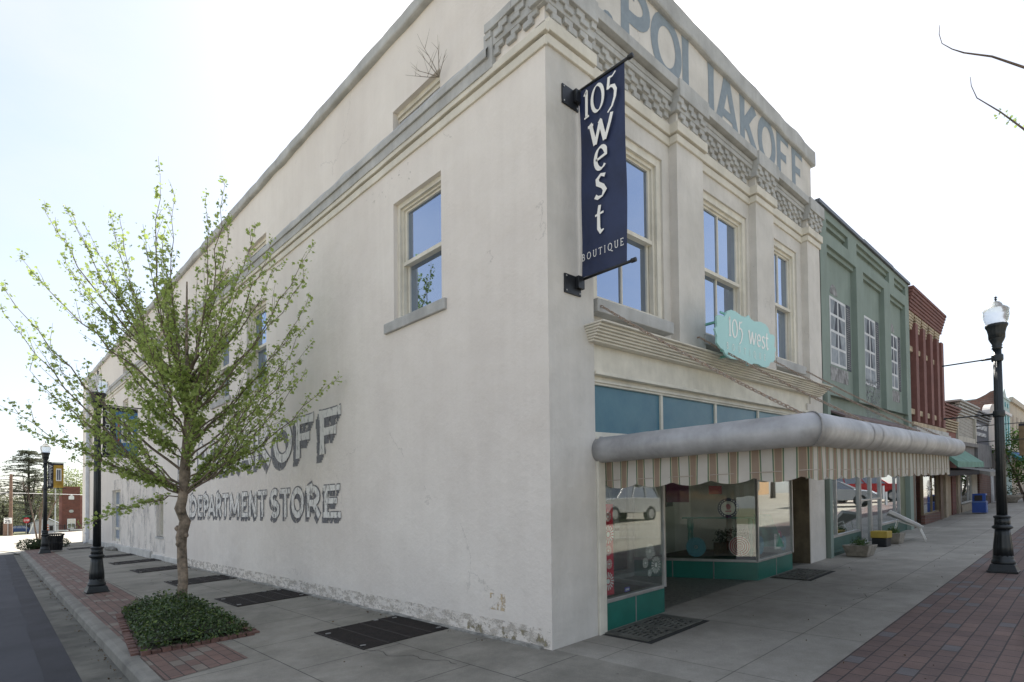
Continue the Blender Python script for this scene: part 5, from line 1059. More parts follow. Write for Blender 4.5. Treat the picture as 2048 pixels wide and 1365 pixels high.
q = MB(); q.tube([(0, 0, 3.9), (-8, -3, 3.7), (-22, -8, 3.6)], .018, 4); q.tube([(0, 0, 3.9), (8, 8, 3.95), (24, 34, 5)], .018, 4); L(q, 'cable', mat('cable', (.5, .5, .52), .6, .05), up_)
ss = thing('speed_sign', 'white rectangular speed sign in front of the utility pole', 'sign', (2.62, 66.5, -.32), rotz=R(-3)); q = MB(); q.tube([(0, .03, 0), (0, .03, 1.6)], .03, 6); L(q, 'post', METAL, ss)
q = MB(); q.box(-.27, .27, 0, .02, 1.12, 1.62); L(q, 'plate', OFFW, ss)
DG = {'2': (.6, [[(.08, .72)]+arc(.28, .74, .2, .22, 160, -10, 8)+[(.06, .05), (.52, .05)]]), '5': (.6, [[(.48, .95), (.12, .95), (.1, .55)]+arc(.26, .32, .22, .28, 110, -150, 10)])}
q = MB(); write(q, '25', DG, lambda u, v, k: (-.19+u, -.004-k, 1.17+v), .24, wx=1.3, pen=.22); L(q, 'number', DARKIN, ss, fix=False)
q = MB(); write(q, 'SPEED', {**BLOCK}, lambda u, v, k: (-.19+u, -.004-k, 1.50+v), .08, pen=.2) if all(c in BLOCK for c in 'SPEED') else None; L(q, 'word', DARKIN, ss, fix=False)
st = thing('stop_sign', 'red octagonal stop sign turned partly sideways at the crossing', 'stop sign', (6.0, 103.5, -1.0), rotz=R(25)); q = MB(); q.tube([(0, .03, -.3), (0, .03, 2.2)], .035, 6); L(q, 'post', METAL, st)
q = MB(); q.prism([(.42*math.cos(R(22.5+45*k)), 1.75+.42*math.sin(R(22.5+45*k))) for k in range(8)], 'y', -.02, 0); so = L(q, 'plate', mat('stop_red', (.5, .02, .03), .5, .05), st)
q = MB(); write(q, 'STOP', BLOCK, lambda u, v, k: (-.32+u, -.025-k, 1.62+v), .24, wx=1.15, pen=.18); L(q, 'word', OFFW, so, fix=False)
q = MB(); q.box(-.5, .5, .01, .03, 2.25, 2.4); L(q, 'street_blade', mat('blade_green', (.05, .16, .09), .6, .05), st)
lp = thing('leaning_pole', 'white leaning guy-wire guard pole beside the stop sign', 'pole', (6.35, 104.5, -1.0)); q = MB(); q.tube([(0, 0, -.1), (.75, -.4, 2.4)], .06, 8); L(q, 'pole', OFFW, lp)
lp = thing('flag_pole', 'slim white pole rising beside the far lamp post', 'pole', (9.5, 108, -1.0)); q = MB(); q.lathe([(.09, 0), (.05, 9.0)], 8); L(q, 'pole', mat('pole_white', (.6, .6, .62), .5, .05), lp)
ob_ = thing('traffic_barrel', 'orange and white traffic barrel beside the far lamp post', 'barrel', (9.35, 118.5, -1.1)); q = MB(); q.lathe([(.3, 0), (.27, .4), (.25, 1.0)], 14); bo = L(q, 'body', mat('orange', (.7, .13, .02), .6, .05), ob_)
for z in (.25, .65): q = MB(); q.lathe([(.295, z), (.29, z+.15)], 14); L(q, 'band', OFFW, bo)

# trees beyond
NEED = mat('cedar_needles', (.12, .14, .09), .9, .3, 1, trans=.3, col2=(.16, .17, .12)); DBARK = mat('dark_bark', (.07, .055, .045), .95, .2, 2)
ce = thing('cedar_tree', 'huge grey-green cedar with flat layered sparse branches beyond the crossing', 'tree', (8.6, 143.5, -2.2)); q = MB(); lf = MB(); rs = random.Random(21)
for ox, hh, rb in ((0, 16.5, .45), (1.1, 12.5, .3), (-.9, 11.5, .28), (2.2, 9.5, .22)): q.tube([(8.6+ox*f, 143.5, -2.2+hh*f) for f in (0, .2, .45, .7, 1)], [rb, rb*.8, rb*.6, rb*.4, .04], 7)
for i in range(150):
    f = rs.random()**.8; z = 2.0+14.0*f; a = rs.uniform(0, math.tau); L_ = (1-f)**.6*12*rs.uniform(.5, 1)+.5; s = Vector((8.6+rs.uniform(-1, 1.4)*(1-f), 143.5, z-2.2)); d = Vector((math.cos(a), math.sin(a), 0)); pts = [s+d*L_*t+Vector((0, 0, .9*t*(1-t)*L_*.45-.05*L_*t)) for t in (0, .25, .5, .75, 1)]
    q.tube(pts, [.07, .055, .04, .028, .012], 3, cap=False)
    for j in range(1, 5):
        for _ in range(5):
            p = pts[j-1].lerp(pts[j], rs.random()); sd = Vector((-d.y, d.x, 0))*rs.choice((-1, 1)); e = p+(sd*.8+d*.6).normalized()*rs.uniform(.4, 1.4)*(1.2-j*.15)+Vector((0, 0, rs.uniform(-.1, .15))); q.tube([p, e], [.02, .006], 3, cap=False)
            for _k in range(6): c = p.lerp(e, rs.random()); leaf(lf, c+Vector((rs.gauss(0, .1), rs.gauss(0, .1), rs.gauss(0, .05))), .20, shape=OVAL, rnd=rs)
q.build('trunk', DBARK, ce, fix=False); lf.build('crown', NEED, ce, fix=False)
def far_tree(label, c, h, r, m, n, size, seed, grp='trees beyond the crossing', trunk=True, name='leafy_tree'):
    rs = random.Random(seed); t = thing(name, label, 'tree', c, group=grp); q = MB(); lf = MB(); x, y, z = c
    q.tube([(x, y, z-.5), (x+.1, y, z+h*.4), (x, y, z+h*.75)], [r*.12, r*.08, .03], 6)
    for k in range(9):
        a = k*2.4; rr_ = r*rs.uniform(.25, .62); zz = z+h*rs.uniform(.35, .85); cc = (x+rr_*math.cos(a), y+rr_*math.sin(a), zz); q.tube([(x, y, z+h*.3), cc], [r*.05, .02], 4, cap=False); leaf_blob(lf, cc, (r*.5, r*.5, h*.17), n//9, size, rs, shell=.3)
    q.build('trunk', DBARK, t, fix=False); lf.build('crown', m, t, fix=False); return t
YG = mat('fresh_yellow_leaf', (.30, .36, .11), .7, .25, .5, trans=.35); GG = mat('grey_green_leaf', (.19, .205, .125), .8, .3, .5, trans=.35); OG = mat('olive_leaf', (.22, .23, .125), .8, .3, .5, trans=.35)
far_tree('bright yellow-green tree rising right behind the brick house', (17.6, 172, -3), 16.5, 5.5, YG, 3200, .40, 1)
far_tree('pale yellow-green tree left of the brick house behind the banner', (13.8, 176, -3), 13.5, 4.5, YG, 2400, .38, 2)
far_tree('olive tree low behind the white house', (12.6, 160, -3), 7.5, 4.0, OG, 1800, .34, 3)
far_tree('grey-green tree behind the utility pole at the left edge', (1.5, 160, -3), 10, 5.0, GG, 2200, .36, 4)
far_tree('grey-green tree between the utility pole and the cedar', (5.6, 165, -3), 10.5, 5.0, OG, 2200, .36, 5)
wo = MB(); rs = random.Random(9)
for i in range(46):
    x = -22+i*1.25; y = 205+rs.uniform(-10, 14); leaf_blob(wo, (x, y, 1.5+rs.uniform(-1, 2.5)), (3.2, 3, 4.5+rs.uniform(0, 2.0)), 330, .55, rs, shell=.2)
for i in range(30):
    x = -12+i*1.0; y = 170+rs.uniform(-6, 6); leaf_blob(wo, (x, y, -.6+rs.uniform(-.5, 1)), (2.0, 2, 2.2), 160, .38, rs, shell=.2)
o = wo.build('woods', mat('woods_leaf', (.24, .25, .155), .9, .35, .12, trans=.3, col2=(.15, .155, .11)), fix=False); tag(o, 'pale grey-green scrub woodland on the slope beyond the crossing', 'woodland', kind='stuff')
mb = MB()
for i in range(24):
    x0, x1 = -60+i*5, -55+i*5; f = lambda x: 3.5+2.5*noise.noise(Vector((x*.05, 1, 0))); mb.quad((x0, 200, -4), (x1, 200, -4), (x1, 240, f(x1)), (x0, 240, f(x0))); mb.quad((x0, 240, f(x0)), (x1, 240, f(x1)), (x1, 300, -5), (x0, 300, -5))
o = mb.build('hill', mat('hill_scrub', (.10, .105, .06), 1, .3, .1), fix=False); o['kind'] = 'structure'

# ------------------------------------------------------------------ things on show in the shop windows
def pt_on(x, y): return (x, y)
FANB = mat('fan_paper_blue', (.12, .36, .46), .8, .1, 20); FANR = mat('fan_paper_red', (.45, .08, .10), .8, .1, 20); FANP = mat('fan_paper_pink', (.55, .20, .32), .8, .1, 20)
def fan(label, x, y, zr, r, ang, m, rim=None):
    t = thing('paper_fan', label, 'paper fan', (x, y, zr+sh(x)), rotz=ang, group='paper fans in the shop window'); q = MB(); n = 32
    for i in range(n):
        a0, a1 = math.tau*i/n, math.tau*(i+.5)/n; a2 = math.tau*(i+1)/n
        for a, b, ya, yb_ in ((a0, a1, 0, .012), (a1, a2, .012, 0)): q.add([(.03*math.cos(a), 0, .03*math.sin(a)), (.03*math.cos(b), 0, .03*math.sin(b)), (r*math.cos(b), -yb_, r*math.sin(b)), (r*math.cos(a), -ya, r*math.sin(a))], [(0, 1, 2, 3)])
    L(q, 'pleats', m, t, fix=False)
    if rim:
        for f in (.35, .55, .75, .95):
            q = MB(); nn_ = 32
            for i in range(nn_): a, b = math.tau*i/nn_, math.tau*(i+1)/nn_; k = .02*r*(1 if i % 2 else -1); q.add([(r*f*math.cos(a), -.014, r*f*math.sin(a)), (r*f*math.cos(b), -.014, r*f*math.sin(b)), (r*(f+.05)*math.cos(b), -.014, (r*(f+.05)+k)*math.sin(b)), (r*(f+.05)*math.cos(a), -.014, (r*(f+.05)+k)*math.sin(a))], [(0, 1, 2, 3)])
            L(q, 'white_ring', WP, t, fix=False)
    q = MB(); q.blob((0, -.012, 0), r*.09, .006, r*.09, n=5, amp=0); L(q, 'button', m, t)
    return t
AN = R(-75)
fan('pale blue pleated paper fan standing left in the recess side of the right shop window', 8.93, 4.85, .72, .165, AN, FANB)
fan('red and white ringed paper fan standing in the recess side of the right shop window', 9.14, 4.19, .74, .165, AN, FANR, True)
fan('blue paper fan at the street side of the right shop window, beside the corner post', 9.42, 3.98, .74, .15, 0, FANB)
fan('pink paper fan at the street side of the right shop window behind the paper notice', 10.22, 3.99, .80, .12, 0, FANP)
fan('blue paper fan at the far right end of the street side shop window', 10.36-.1, 3.93, .70, .13, 0, FANB)
t = thing('paper_notice', 'white paper notice between the fans in the street side shop window', 'notice', (9.93, 3.90, .76+sh(9.93))); q = MB(); q.box(-.12, .12, 0, .002, -.13, .13); L(q, 'sheet', WP, t)
q = MB()
for k in range(6): q.box(-.09, .08-.01*(k % 3), -.002, 0, .08-.03*k, .084-.03*k)
L(q, 'print', DARKIN, t)
t = thing('display_table', 'mint green turned-leg table in the right shop window carrying a round emblem', 'table', (9.6, 4.75, .52+sh(9.6)), rotz=R(-70)); MT = mat('mint_table', (.13, .33, .29), .6, .1)
q = MB(); q.box(-.62, .62, -.2, .2, .64, .67); L(q, 'tabletop', MT, t, bevel=.008)
for a in (-.5, .5):
    for b in (-.15, .15): q = MB(); q.lathe([(.02, 0), (.03, .1), (.018, .16), (.032, .3), (.018, .42), (.034, .5), (.034, .64)], 10, c=(a, b)); L(q, 'leg', MT, t, smooth=True)
t = thing('draped_dress', 'pale mint dress draped over the end of the display table', 'dress', (9.95, 4.35, 1.2+sh(9.95)), rotz=R(-70)); q = MB()
for i in range(13):
    for j in range(8): u = i/12; v = j/7; q.v.append((.05+.42*u*(.65+.35*v)+.05*v, -.16+.03*math.sin(u*14+v)*v-.05*v, .02-.55*v))
q.f += [(i*8+j, (i+1)*8+j, (i+1)*8+j+1, i*8+j+1) for i in range(12) for j in range(7)]; L(q, 'cloth', mat('mint_cloth', (.22, .45, .36), .9, .1, 6), t, smooth=True, fix=False)
t = thing('round_emblem', 'round white and navy emblem board standing on the display table', 'emblem', (9.30, 4.45, 1.36+sh(9.3)), rotz=R(-62)); q = MB(); q.prism([(.17*math.cos(R(a)), .17*math.sin(R(a))) for a in range(0, 360, 12)], 'y', 0, .012); L(q, 'disc', mat('navy_print', (.03, .045, .12), .6, .05), t)
q = MB(); q.prism([(.115*math.cos(R(a)), .115*math.sin(R(a))) for a in range(0, 360, 15)], 'y', -.004, 0); L(q, 'centre', WP, t); q = MB(); q.blob((0, -.006, .02), .035, .004, .05, 3, .5, 6); q.box(-.05, .05, -.008, -.004, -.065, -.045); L(q, 'patch', mat('emblem_pink', (.55, .25, .3), .7, .1), t)
q = MB()
for k in range(22):
    a = math.tau*k/22
    if 1.4 < a < 1.8 or 4.5 < a < 4.9: continue
    q.box(.142*math.cos(a)-.007, .142*math.cos(a)+.007, -.004, 0, .142*math.sin(a)-.010, .142*math.sin(a)+.010)
L(q, 'ring_print', WP, t)
t = thing('greenery_basket', 'box of dark trailing greenery on the floor of the right shop window', 'plant', (9.75, 4.6, .52+sh(9.7))); q = MB(); q.box(-.3, .3, -.2, .2, 0, .22); L(q, 'box', mat('wicker', (.12, .08, .04), .9, .3, 20, .5, 60), t); q = MB(); leaf_blob(q, (0, 0, .32), (.42, .3, .16), 500, .05, random.Random(4)); L(q, 'foliage', mat('dark_foliage', (.05, .08, .03), .7, .3, 6), t, fix=False)
t = thing('red_hanging', 'narrow crimson cloth hanging at the left edge of the corner shop window', 'hanging', (5.19, 3.90, 1.1+sh(5.19))); q = MB(); q.box(-.12, .12, 0, .01, -.52, .50); L(q, 'cloth', mat('crimson_cloth', (.60, .015, .05), .8, .15, 5), t)
t = thing('magenta_poster', 'magenta diagonal striped poster high on the wall inside the right shop window', 'poster', (9.95, 5.775, 1.72+sh(9.95))); q = MB(); q.box(-.42, .42, -.01, .0, -.27, .45); L(q, 'sheet', mat('plum_paper', (.10, .015, .07), .7, .1), t); q = MB()
for k in range(-9, 17): x = -.40+k*.05; pts = [(max(-.42, min(.42, x)), -.27), (max(-.42, min(.42, x+.018)), -.27), (max(-.42, min(.42, x+.378)), .45), (max(-.42, min(.42, x+.36)), .45)]; q.add([(a, -.012, b) for a, b in pts], [(0, 1, 2, 3)])
L(q, 'stripe', mat('magenta_paper', (.38, .05, .18), .7, .1), t, fix=False)
t = thing('red_poster', 'small red hanging card above the display table in the right shop window', 'card', (9.75, 4.9, 1.66+sh(9.75)), rotz=R(-40)); q = MB(); q.box(-.12, .12, 0, .004, -.07, .08); L(q, 'card', FANR, t)

# ------------------------------------------------------------------ the row of shops climbing the street
def win(par, x0, x1, z0, z1, y, fr_m, gl, th=.05, mull=(), trans=(), nm='window'):
    q = MB()
    for A in ((x0, x0+th, z0, z1), (x1-th, x1, z0, z1), (x0+th, x1-th, z0, z0+th), (x0+th, x1-th, z1-th, z1)): q.box(A[0], A[1], y-.04, y+.03, A[2], A[3])
    for m_ in mull: q.box(m_-th*.4, m_+th*.4, y-.035, y+.025, z0+th, z1-th)
    for z in trans: q.box(x0+th, x1-th, y-.033, y+.024, z-th*.4, z+th*.4)
    o = q.build(nm, fr_m, par, shear=True); p = MB(); p.box(x0+th*.5, x1-th*.5, y-.004, y+.004, z0+th*.5, z1-th*.5); p.build('pane', gl, o, shear=True); return o
GRN = mat('sage_stucco', (.235, .29, .255), .9, .06, 1.2, .3, 30, streak=.10); GRND = mat('dark_green_paint', (.045, .10, .08), .7, .12, 2); CAP = mat('metal_cap', (.10, .11, .125), .5, .1, 3)
gb = thing('green_building', 'sage green two-storey building with three painted trompe-l\'oeil windows', 'building', (12.1, 3.83, gz(12.1)))
BP = lambda x, z, d: (x, 3.83+d, z)
q = MB(); rec = [(12.54, 13.93, 6.79, 7.06), (14.55, 17.33, 6.81, 7.10), (17.85, 19.06, 6.83, 7.09), (12.54, 14.49, 3.48, 6.54), (15.02, 16.81, 3.48, 6.56), (17.39, 18.98, 3.48, 6.55)]
wall_grid(q, BP, 12.14, 19.42, 3.48, 7.22, rec, .12, 1); q.box(12.14, 19.42, 3.945, 6, 3.2, 7.2); q.quad((12.14, 3.83, 3.48), (19.42, 3.83, 3.48), (19.42, 3.95, 3.48), (12.14, 3.95, 3.48)); q.box(12.14, 12.30, 3.75, 3.95, .2, 3.48); q.box(19.05, 19.42, 3.83, 4.0, .2, 3.48); q.box(12.14, 12.17, 3.95, 20, .2, 7.2); q.box(12.14, 19.42, 19.9, 20, .2, 7.2); q.box(19.38, 19.42, 3.95, 20, .2, 7.2)
q.build('wall', GRN, gb, shear=True)
q = MB()
for a, b, c, e in rec: q.box(a+.001, b-.001, 3.885, 3.95, e-.09, e-.001)
q.build('recess_moulding', GRN, gb, shear=True)
q = MB(); q.box(12.02, 15.0, 3.78, 4.1, 7.22, 7.29); q.box(15.0, 17.6, 3.78, 4.1, 7.23, 7.31); q.box(17.6, 19.45, 3.78, 4.1, 7.22, 7.29); q.box(12.02, 12.2, 4.1, 20, 7.21, 7.285); q.build('coping', CAP, gb, shear=True)
PW = mat('mural_white', (.62, .63, .64), .8, .08, 5); PD = mat('mural_glass', (.14, .16, .18), .85, .4, 3.5, col2=(.34, .37, .40)); PS = mat('mural_shutter', (.07, .08, .10), .8, .2, 4); PGs = mat('mural_stone', (.30, .30, .30), .85, .3, 7)
for x0, x1, z0, z1, xs2, extra in ((13.0, 14.05, 4.18, 5.62, 14.38, 'box'), (15.42, 16.38, 4.0, 5.66, 16.70, 'vine'), (17.72, 18.56, 4.14, 5.62, 18.86, 'box')):
    y = 3.945; q = MB(); q.box(x0, x1, y-.002, y, z0, z1); mo_ = q.build('painted_window', PD, gb, shear=True)
    q = MB()
    for A in ((x0, x0+.05, z0, z1), (x1-.05, x1, z0, z1), ((x0+x1)/2-.025, (x0+x1)/2+.025, z0, z1)): q.box(A[0], A[1], y-.005, y-.002, A[2], A[3])
    for k in range(5): z = z0+(z1-z0-.05)*k/4; q.box(x0+.05, x1-.05, y-.0045, y-.002, z, z+.05)
    q.build('painted_bars', PW, mo_, shear=True)
    q = MB()                                                   # drawn curtains parting to the sides
    for k in range(3):
        zt = z0+(z1-z0)*(k+1.9)/4; zb = zt-(z1-z0)/4+.03; w0 = .20-.045*(2-k)
        for s_ in (-1, 1): c_ = (x0+x1)/2; q.add([(c_+s_*.05, y-.0035, zt), (c_+s_*(.06+w0*.5), y-.0035, zt), (c_+s_*(.10+w0), y-.0035, zb), (c_+s_*.05, y-.0035, zb)], [(0, 1, 2, 3)])
    q.build('painted_curtain', PS, mo_, shear=True, fix=False)
    q = MB(); q.box(x1+.03, xs2, y-.003, y, z0-.02, z1+.02); so_ = q.build('painted_shutter', PS, mo_, shear=True); q = MB()
    for k in range(30): z = z0+.03+(z1-z0-.06)*k/30; q.box(x1+.07, xs2-.04, y-.005, y-.003, z, z+.016)
    q.build('slat', PGs, so_, shear=True)
    if extra == 'box': q = MB(); q.box(x0-.02, x1+.1, y-.004, y, z0-.34, z0-.04); q.prism([(x0+.28+.24*math.cos(R(a)), z1+.06+.22*math.sin(R(a))) for a in range(0, 181, 15)], 'y', y-.004, y); q.build('painted_stone', PGs, mo_, shear=True)
    else:
        q = MB(); rs = random.Random(2)
        for _ in range(420):
            a = rs.uniform(x0-.02, xs2-.05); b = z0-.85+rs.random()**.8*1.0; s = .022; q.add([(a-s, y-.006, b-s), (a+s, y-.006, b-s*.4), (a+s*.4, y-.006, b+s), (a-s*.8, y-.006, b+s*.6)], [(0, 1, 2, 3)])
        q.build('painted_vine', mat('mural_vine', (.38, .40, .42), .9, .5, 30), mo_, shear=True, fix=False)
q = MB(); q.add([(12.5, 3.95, 3.22), (19.0, 3.95, 3.22), (19.0, 3.55, 3.02), (12.5, 3.55, 3.02), (12.5, 3.95, 3.18), (19.0, 3.95, 3.18), (19.0, 3.55, 2.98), (12.5, 3.55, 2.98)], [(0, 1, 2, 3), (4, 7, 6, 5), (3, 2, 6, 7), (0, 3, 7, 4), (1, 5, 6, 2)]); q.build('rolled_awning', mat('faded_plum_canvas', (.20, .15, .145), .9, .15, 3), gb, shear=True)
q = MB(); q.box(12.3, 14.75, 3.93, 4.0, .2, .56); q.box(16.5, 19.05, 3.93, 4.0, .2, .56); q.box(12.3, 19.05, 3.95, 4.05, 2.35, 3.2); q.box(12.3, 14.75, 3.80, 3.93, .2, .30); q.build('bulkhead', GRND, gb, shear=True)
q = MB(); q.box(12.3, 19.0, 6.9, 7.0, .2, 2.4); q.box(12.3, 19.0, 3.95, 6.9, .2, .24); q.build('back_wall', mat('shop_dark', (.09, .09, .08), .9, .2), gb, shear=True)
GLS = glass('shop_glass_street', .30, tint=(.75, .8, .78))
win(gb, 12.3, 14.75, .56, 2.35, 3.97, METAL, GLS, .05, mull=(13.15,)); win(gb, 14.80, 15.65, .22, 2.35, 3.97, METAL, GLS, .05, trans=(1.25,), nm='door'); win(gb, 15.65, 16.5, .22, 2.35, 3.97, METAL, GLS, .05, trans=(1.25,), nm='door'); win(gb, 16.5, 18.4, .56, 2.35, 3.97, METAL, GLS, .05, mull=(17.9,)); q = MB(); q.box(18.4, 19.05, 3.95, 4.0, .56, 2.35); q.build('end_panel', mat('olive_panel', (.16, .18, .12), .8, .1), gb, shear=True)
for (x, z) in ((16.85, 1.38), (17.1, 1.22)): q = MB(); q.box(x-.09, x+.09, 3.955, 3.96, z-.17, z+.17); q.build('window_notice', WP, gb, shear=True)

REDB = brick('red_painted_brick', (.20, .085, .07), (.17, .075, .062), (.14, .075, .065), .42, .13, ms=.012, rot=(R(90), 0, 0)); TANB = mat('tan_brick', (.44, .36, .25), .9, .2, 6, .3, 40)
REDS = mat('red_paint', (.19, .085, .072), .85, .12, 2, .2, 30)
rb = thing('red_brick_building', 'dark red painted brick building with tan brick bands and tall narrow upper windows', 'building', (19.5, 3.83, gz(19.5)))
wins = [(19.60, 19.98), (20.42, 20.98), (21.42, 21.98), (22.45, 23.0), (23.4, 23.75)]
q = MB(); wall_grid(q, lambda x, z, d: (x, 3.95+d, z), 19.46, 24.1, 3.1, 6.6, [(a, b, 3.72, 5.42) for a, b in wins], .2, 1); q.box(19.46, 24.1, 4.16, 6, 3.1, 7.0); q.box(24.05, 24.1, 3.95, 20, .2, 6.9); q.box(19.46, 24.1, 19.9, 20, .2, 6.9); q.build('wall', REDB, rb, shear=True)
q = MB()
for a in (20.02, 21.03, 22.04, 23.04, 23.8): q.box(a, a+.34, 3.80, 3.96, 3.35, 6.25)
q.build('pilasters', REDS, rb, shear=True)
for a, b in wins: win(rb, a, b, 3.75, 5.40, 4.08, REDS, GLS, .04, trans=(4.6,)); q = MB(); q.box(a-.03, b+.03, 3.88, 3.96, 5.40, 5.55); q.build('lintel', TANB, rb, shear=True); q = MB(); q.box(a-.05, b+.05, 3.86, 3.97, 3.56, 3.71); q.build('sill', TANB, rb, shear=True)
q = MB(); r2 = MB()
for k in range(6):
    for i in range(5): a = 19.47+i*.94; w_ = .62-.085*k; (q if k % 1 == 0 else q).box(a+.31-w_/2*1.35, a+.31+w_/2*1.35, 3.86-.012*(5-k)*0, 3.96, 6.55-k*.09-.065, 6.55-k*.09)
q.build('tan_corbels', TANB, rb, shear=True)
for k in range(7): r2.box(19.46, 24.15+.0*k, 3.84-.022*k, 3.97, 6.58+k*.092, 6.655+k*.092)
for k in range(7): r2.box(24.1, 24.12+.02*k, 3.84-.022*k, 6.0, 6.58+k*.092, 6.655+k*.092)
r2.box(19.46, 24.1, 3.88, 4.2, 6.56, 7.22); r2.build('brick_cornice', REDS, rb, shear=True)
q = MB(); q.box(19.46, 24.15, 3.78, 3.97, 3.20, 3.32); q.build('tan_band', TANB, rb, shear=True); q = MB(); q.box(19.46, 24.15, 3.72, 3.97, 3.08, 3.18); q.box(19.46, 24.15, 3.66, 3.97, 2.92, 3.06); q.box(19.46, 24.15, 3.82, 3.97, 2.80, 2.90); q.build('metal_cornice', GREY, rb, shear=True)
q = MB(); q.box(19.46, 24.1, 3.95, 4.05, 2.0, 3.1); q.box(19.46, 19.75, 3.85, 4.0, .2, 2.0); q.box(23.2, 23.6, 3.83, 4.0, .2, 2.0); q.box(19.46, 24, 6.8, 6.9, .2, 2.4); q.box(19.5, 24, 4, 6.8, .2, .24); q.build('shopfront', mat('brown_wood', (.13, .085, .055), .7, .2, 4), rb, shear=True)
q = MB(); q.box(20.9, 23.2, 3.85, 3.95, .2, .56); q.build('brick_bulkhead', brick('low_brick', (.16, .07, .05), (.11, .05, .04), (.14, .12, .1), .25, .09, rot=(R(90), 0, 0)), rb, shear=True)
win(rb, 20.9, 23.2, .56, 2.0, 3.92, mat('bronze', (.16, .12, .07), .5, .1, metal=.4), GLS, .05, mull=(22.2,)); win(rb, 19.75, 20.9, .22, 2.0, 4.1, METAL, GLS, .05, nm='door')
q = MB(); rosette(q, 21.9, 1.35, .27, 3.905); q.build('rosette_decal', WP, rb, shear=True, fix=False)
SAGEC = mat('green_canvas', (.14, .27, .215), .9, .12, 3)
ga = thing('green_awning', 'sloping pale green canvas awning over the shopfronts beyond the red brick building', 'awning', (24.5, 3.8, 2.7))
q = MB(); q.add([(21.8, 3.83, 2.74), (27.1, 3.83, 2.74), (27.1, 3.16, 2.16), (21.8, 3.16, 2.16), (21.8, 3.16, 1.98), (27.1, 3.16, 1.98)], [(0, 1, 2, 3), (3, 2, 5, 4), (0, 3, 4), (1, 5, 2)]); q.build('canvas', SAGEC, ga, shear=True, fix=False)
ba = thing('black_valance_awning', 'short black scalloped awning directly below the green canvas awning', 'awning', (24.5, 3.6, 1.8)); q = MB()
for i in range(60):
    a, b = 21.1+i*.1, 21.2+i*.1; f = lambda x: 1.70+.035*abs(math.sin((x-21.1)*math.pi/.3)); q.add([(a, 3.30, f(a)), (b, 3.30, f(b)), (b, 3.30, 1.88), (a, 3.30, 1.88)], [(0, 1, 2, 3)])
q.quad((21.1, 3.3, 1.88), (27.1, 3.3, 1.88), (27.1, 3.9, 2.0), (21.1, 3.9, 2.0)); q.build('canvas', mat('black_canvas', (.015, .015, .018), .9, .1), ba, shear=True, fix=False)
ya = thing('grey_awning', 'plain grey canvas awning beside the blue newspaper box', 'awning', (29.5, 3.6, 1.8)); q = MB(); q.add([(27.2, 3.83, 1.98), (32.3, 3.83, 1.98), (32.3, 3.0, 1.80), (27.2, 3.0, 1.80), (27.2, 3.0, 1.64), (32.3, 3.0, 1.64)], [(0, 1, 2, 3), (3, 2, 5, 4), (0, 3, 4), (1, 5, 2)]); q.build('canvas', mat('grey_canvas', (.23, .225, .21), .9, .1), ya, shear=True, fix=False)
def shop(name, label, x0, x1, top, m, depth=14):
    t = thing(name, label, 'building', (x0, 3.83, gz(x0))); q = MB(); q.box(x0, x1, 3.95, 3.95+depth, .2, top); q.build('wall', m, t, shear=True); return t
s1 = shop('small_red_shop', 'small low brick shop with red and tan striped parapet beside the tall red building', 24.15, 27.0, 4.0, mat('faded_red', (.24, .10, .08), .9, .15, 3))
for k in range(5): q = MB(); q.box(24.15, 27.05+.02*k, 3.93-.04*k, 4.6, 3.78+k*.095, 3.84+k*.095); q.build('red_course', REDS, s1, shear=True); q = MB(); q.box(24.15, 27.03, 3.92-.02*k, 4.5, 3.32+k*.085, 3.37+k*.085); q.build('tan_course', TANB, s1, shear=True)
q = MB(); q.box(25.3, 25.5, 3.93, 3.95, 2.75, 3.1); q.prism([(25.4+.1*math.cos(R(a)), 3.1+.14*math.sin(R(a))) for a in range(0, 181, 30)], 'y', 3.93, 3.95); q.build('dark_emblem', DARKIN, s1, shear=True)
q = MB(); q.box(24.2, 24.6, 3.85, 3.96, .2, 1.8); q.box(26.5, 26.95, 3.85, 3.96, .2, 1.8); q.build('pier', mat('beige_wood', (.36, .30, .22), .8, .15, 3), s1, shear=True); q = MB(); q.box(24.7, 25.6, 3.93, 3.96, .2, 1.8); q.build('tan_door', mat('tan_door', (.30, .24, .16), .7, .15), s1, shear=True)
q = MB(); q.box(25.7, 26.4, 3.9, 3.97, .2, 1.8); q.build('brick_pier', REDB, s1, shear=True)
WB = brick('white_brick', (.42, .40, .35), (.38, .365, .325), (.26, .25, .22), .4, .13, ms=.014, rot=(R(90), 0, 0))
s2 = shop('white_brick_shop', 'low white brick shop front with ribbed grey metal cornice', 27.1, 31.25, 4.1, WB)
q = MB()
for k in range(4): q.box(26.95, 31.3, 3.90-.04*k, 4.3, 4.08+k*.11, 4.14+k*.11)
q.box(26.95, 31.3, 3.93, 8, 4.08, 4.46); q.box(26.7, 31.3, 3.72, 8.2, 4.50, 4.56); q.build('ribbed_cornice', GREY, s2, shear=True)
q = MB(); q.box(27.05, 27.2, 3.88, 4, 3.0, 4.1); q.box(31.05, 31.28, 3.86, 4, 3.0, 4.1); q.box(27.2, 31.05, 3.88, 4, 3.0, 3.22); q.build('frame_band', mat('pale_band', (.46, .44, .38), .9, .1, 2), s2, shear=True)
q = MB(); q.box(27.05, 31.28, 3.8, 4, 2.85, 2.99); q.box(27.1, 30.9, 3.9, 3.96, 1.98, 2.85); q.build('fascia', mat('grey_fascia', (.16, .155, .15), .8, .15, 2), s2, shear=True)
q = MB(); q.box(27.2, 29.6, 3.85, 3.96, .2, .58); q.build('beige_panel', mat('beige_panel', (.30, .26, .20), .85, .1), s2, shear=True); win(s2, 27.2, 29.6, .62, 1.95, 3.9, GREY, GLS, .06, mull=(28.9,))
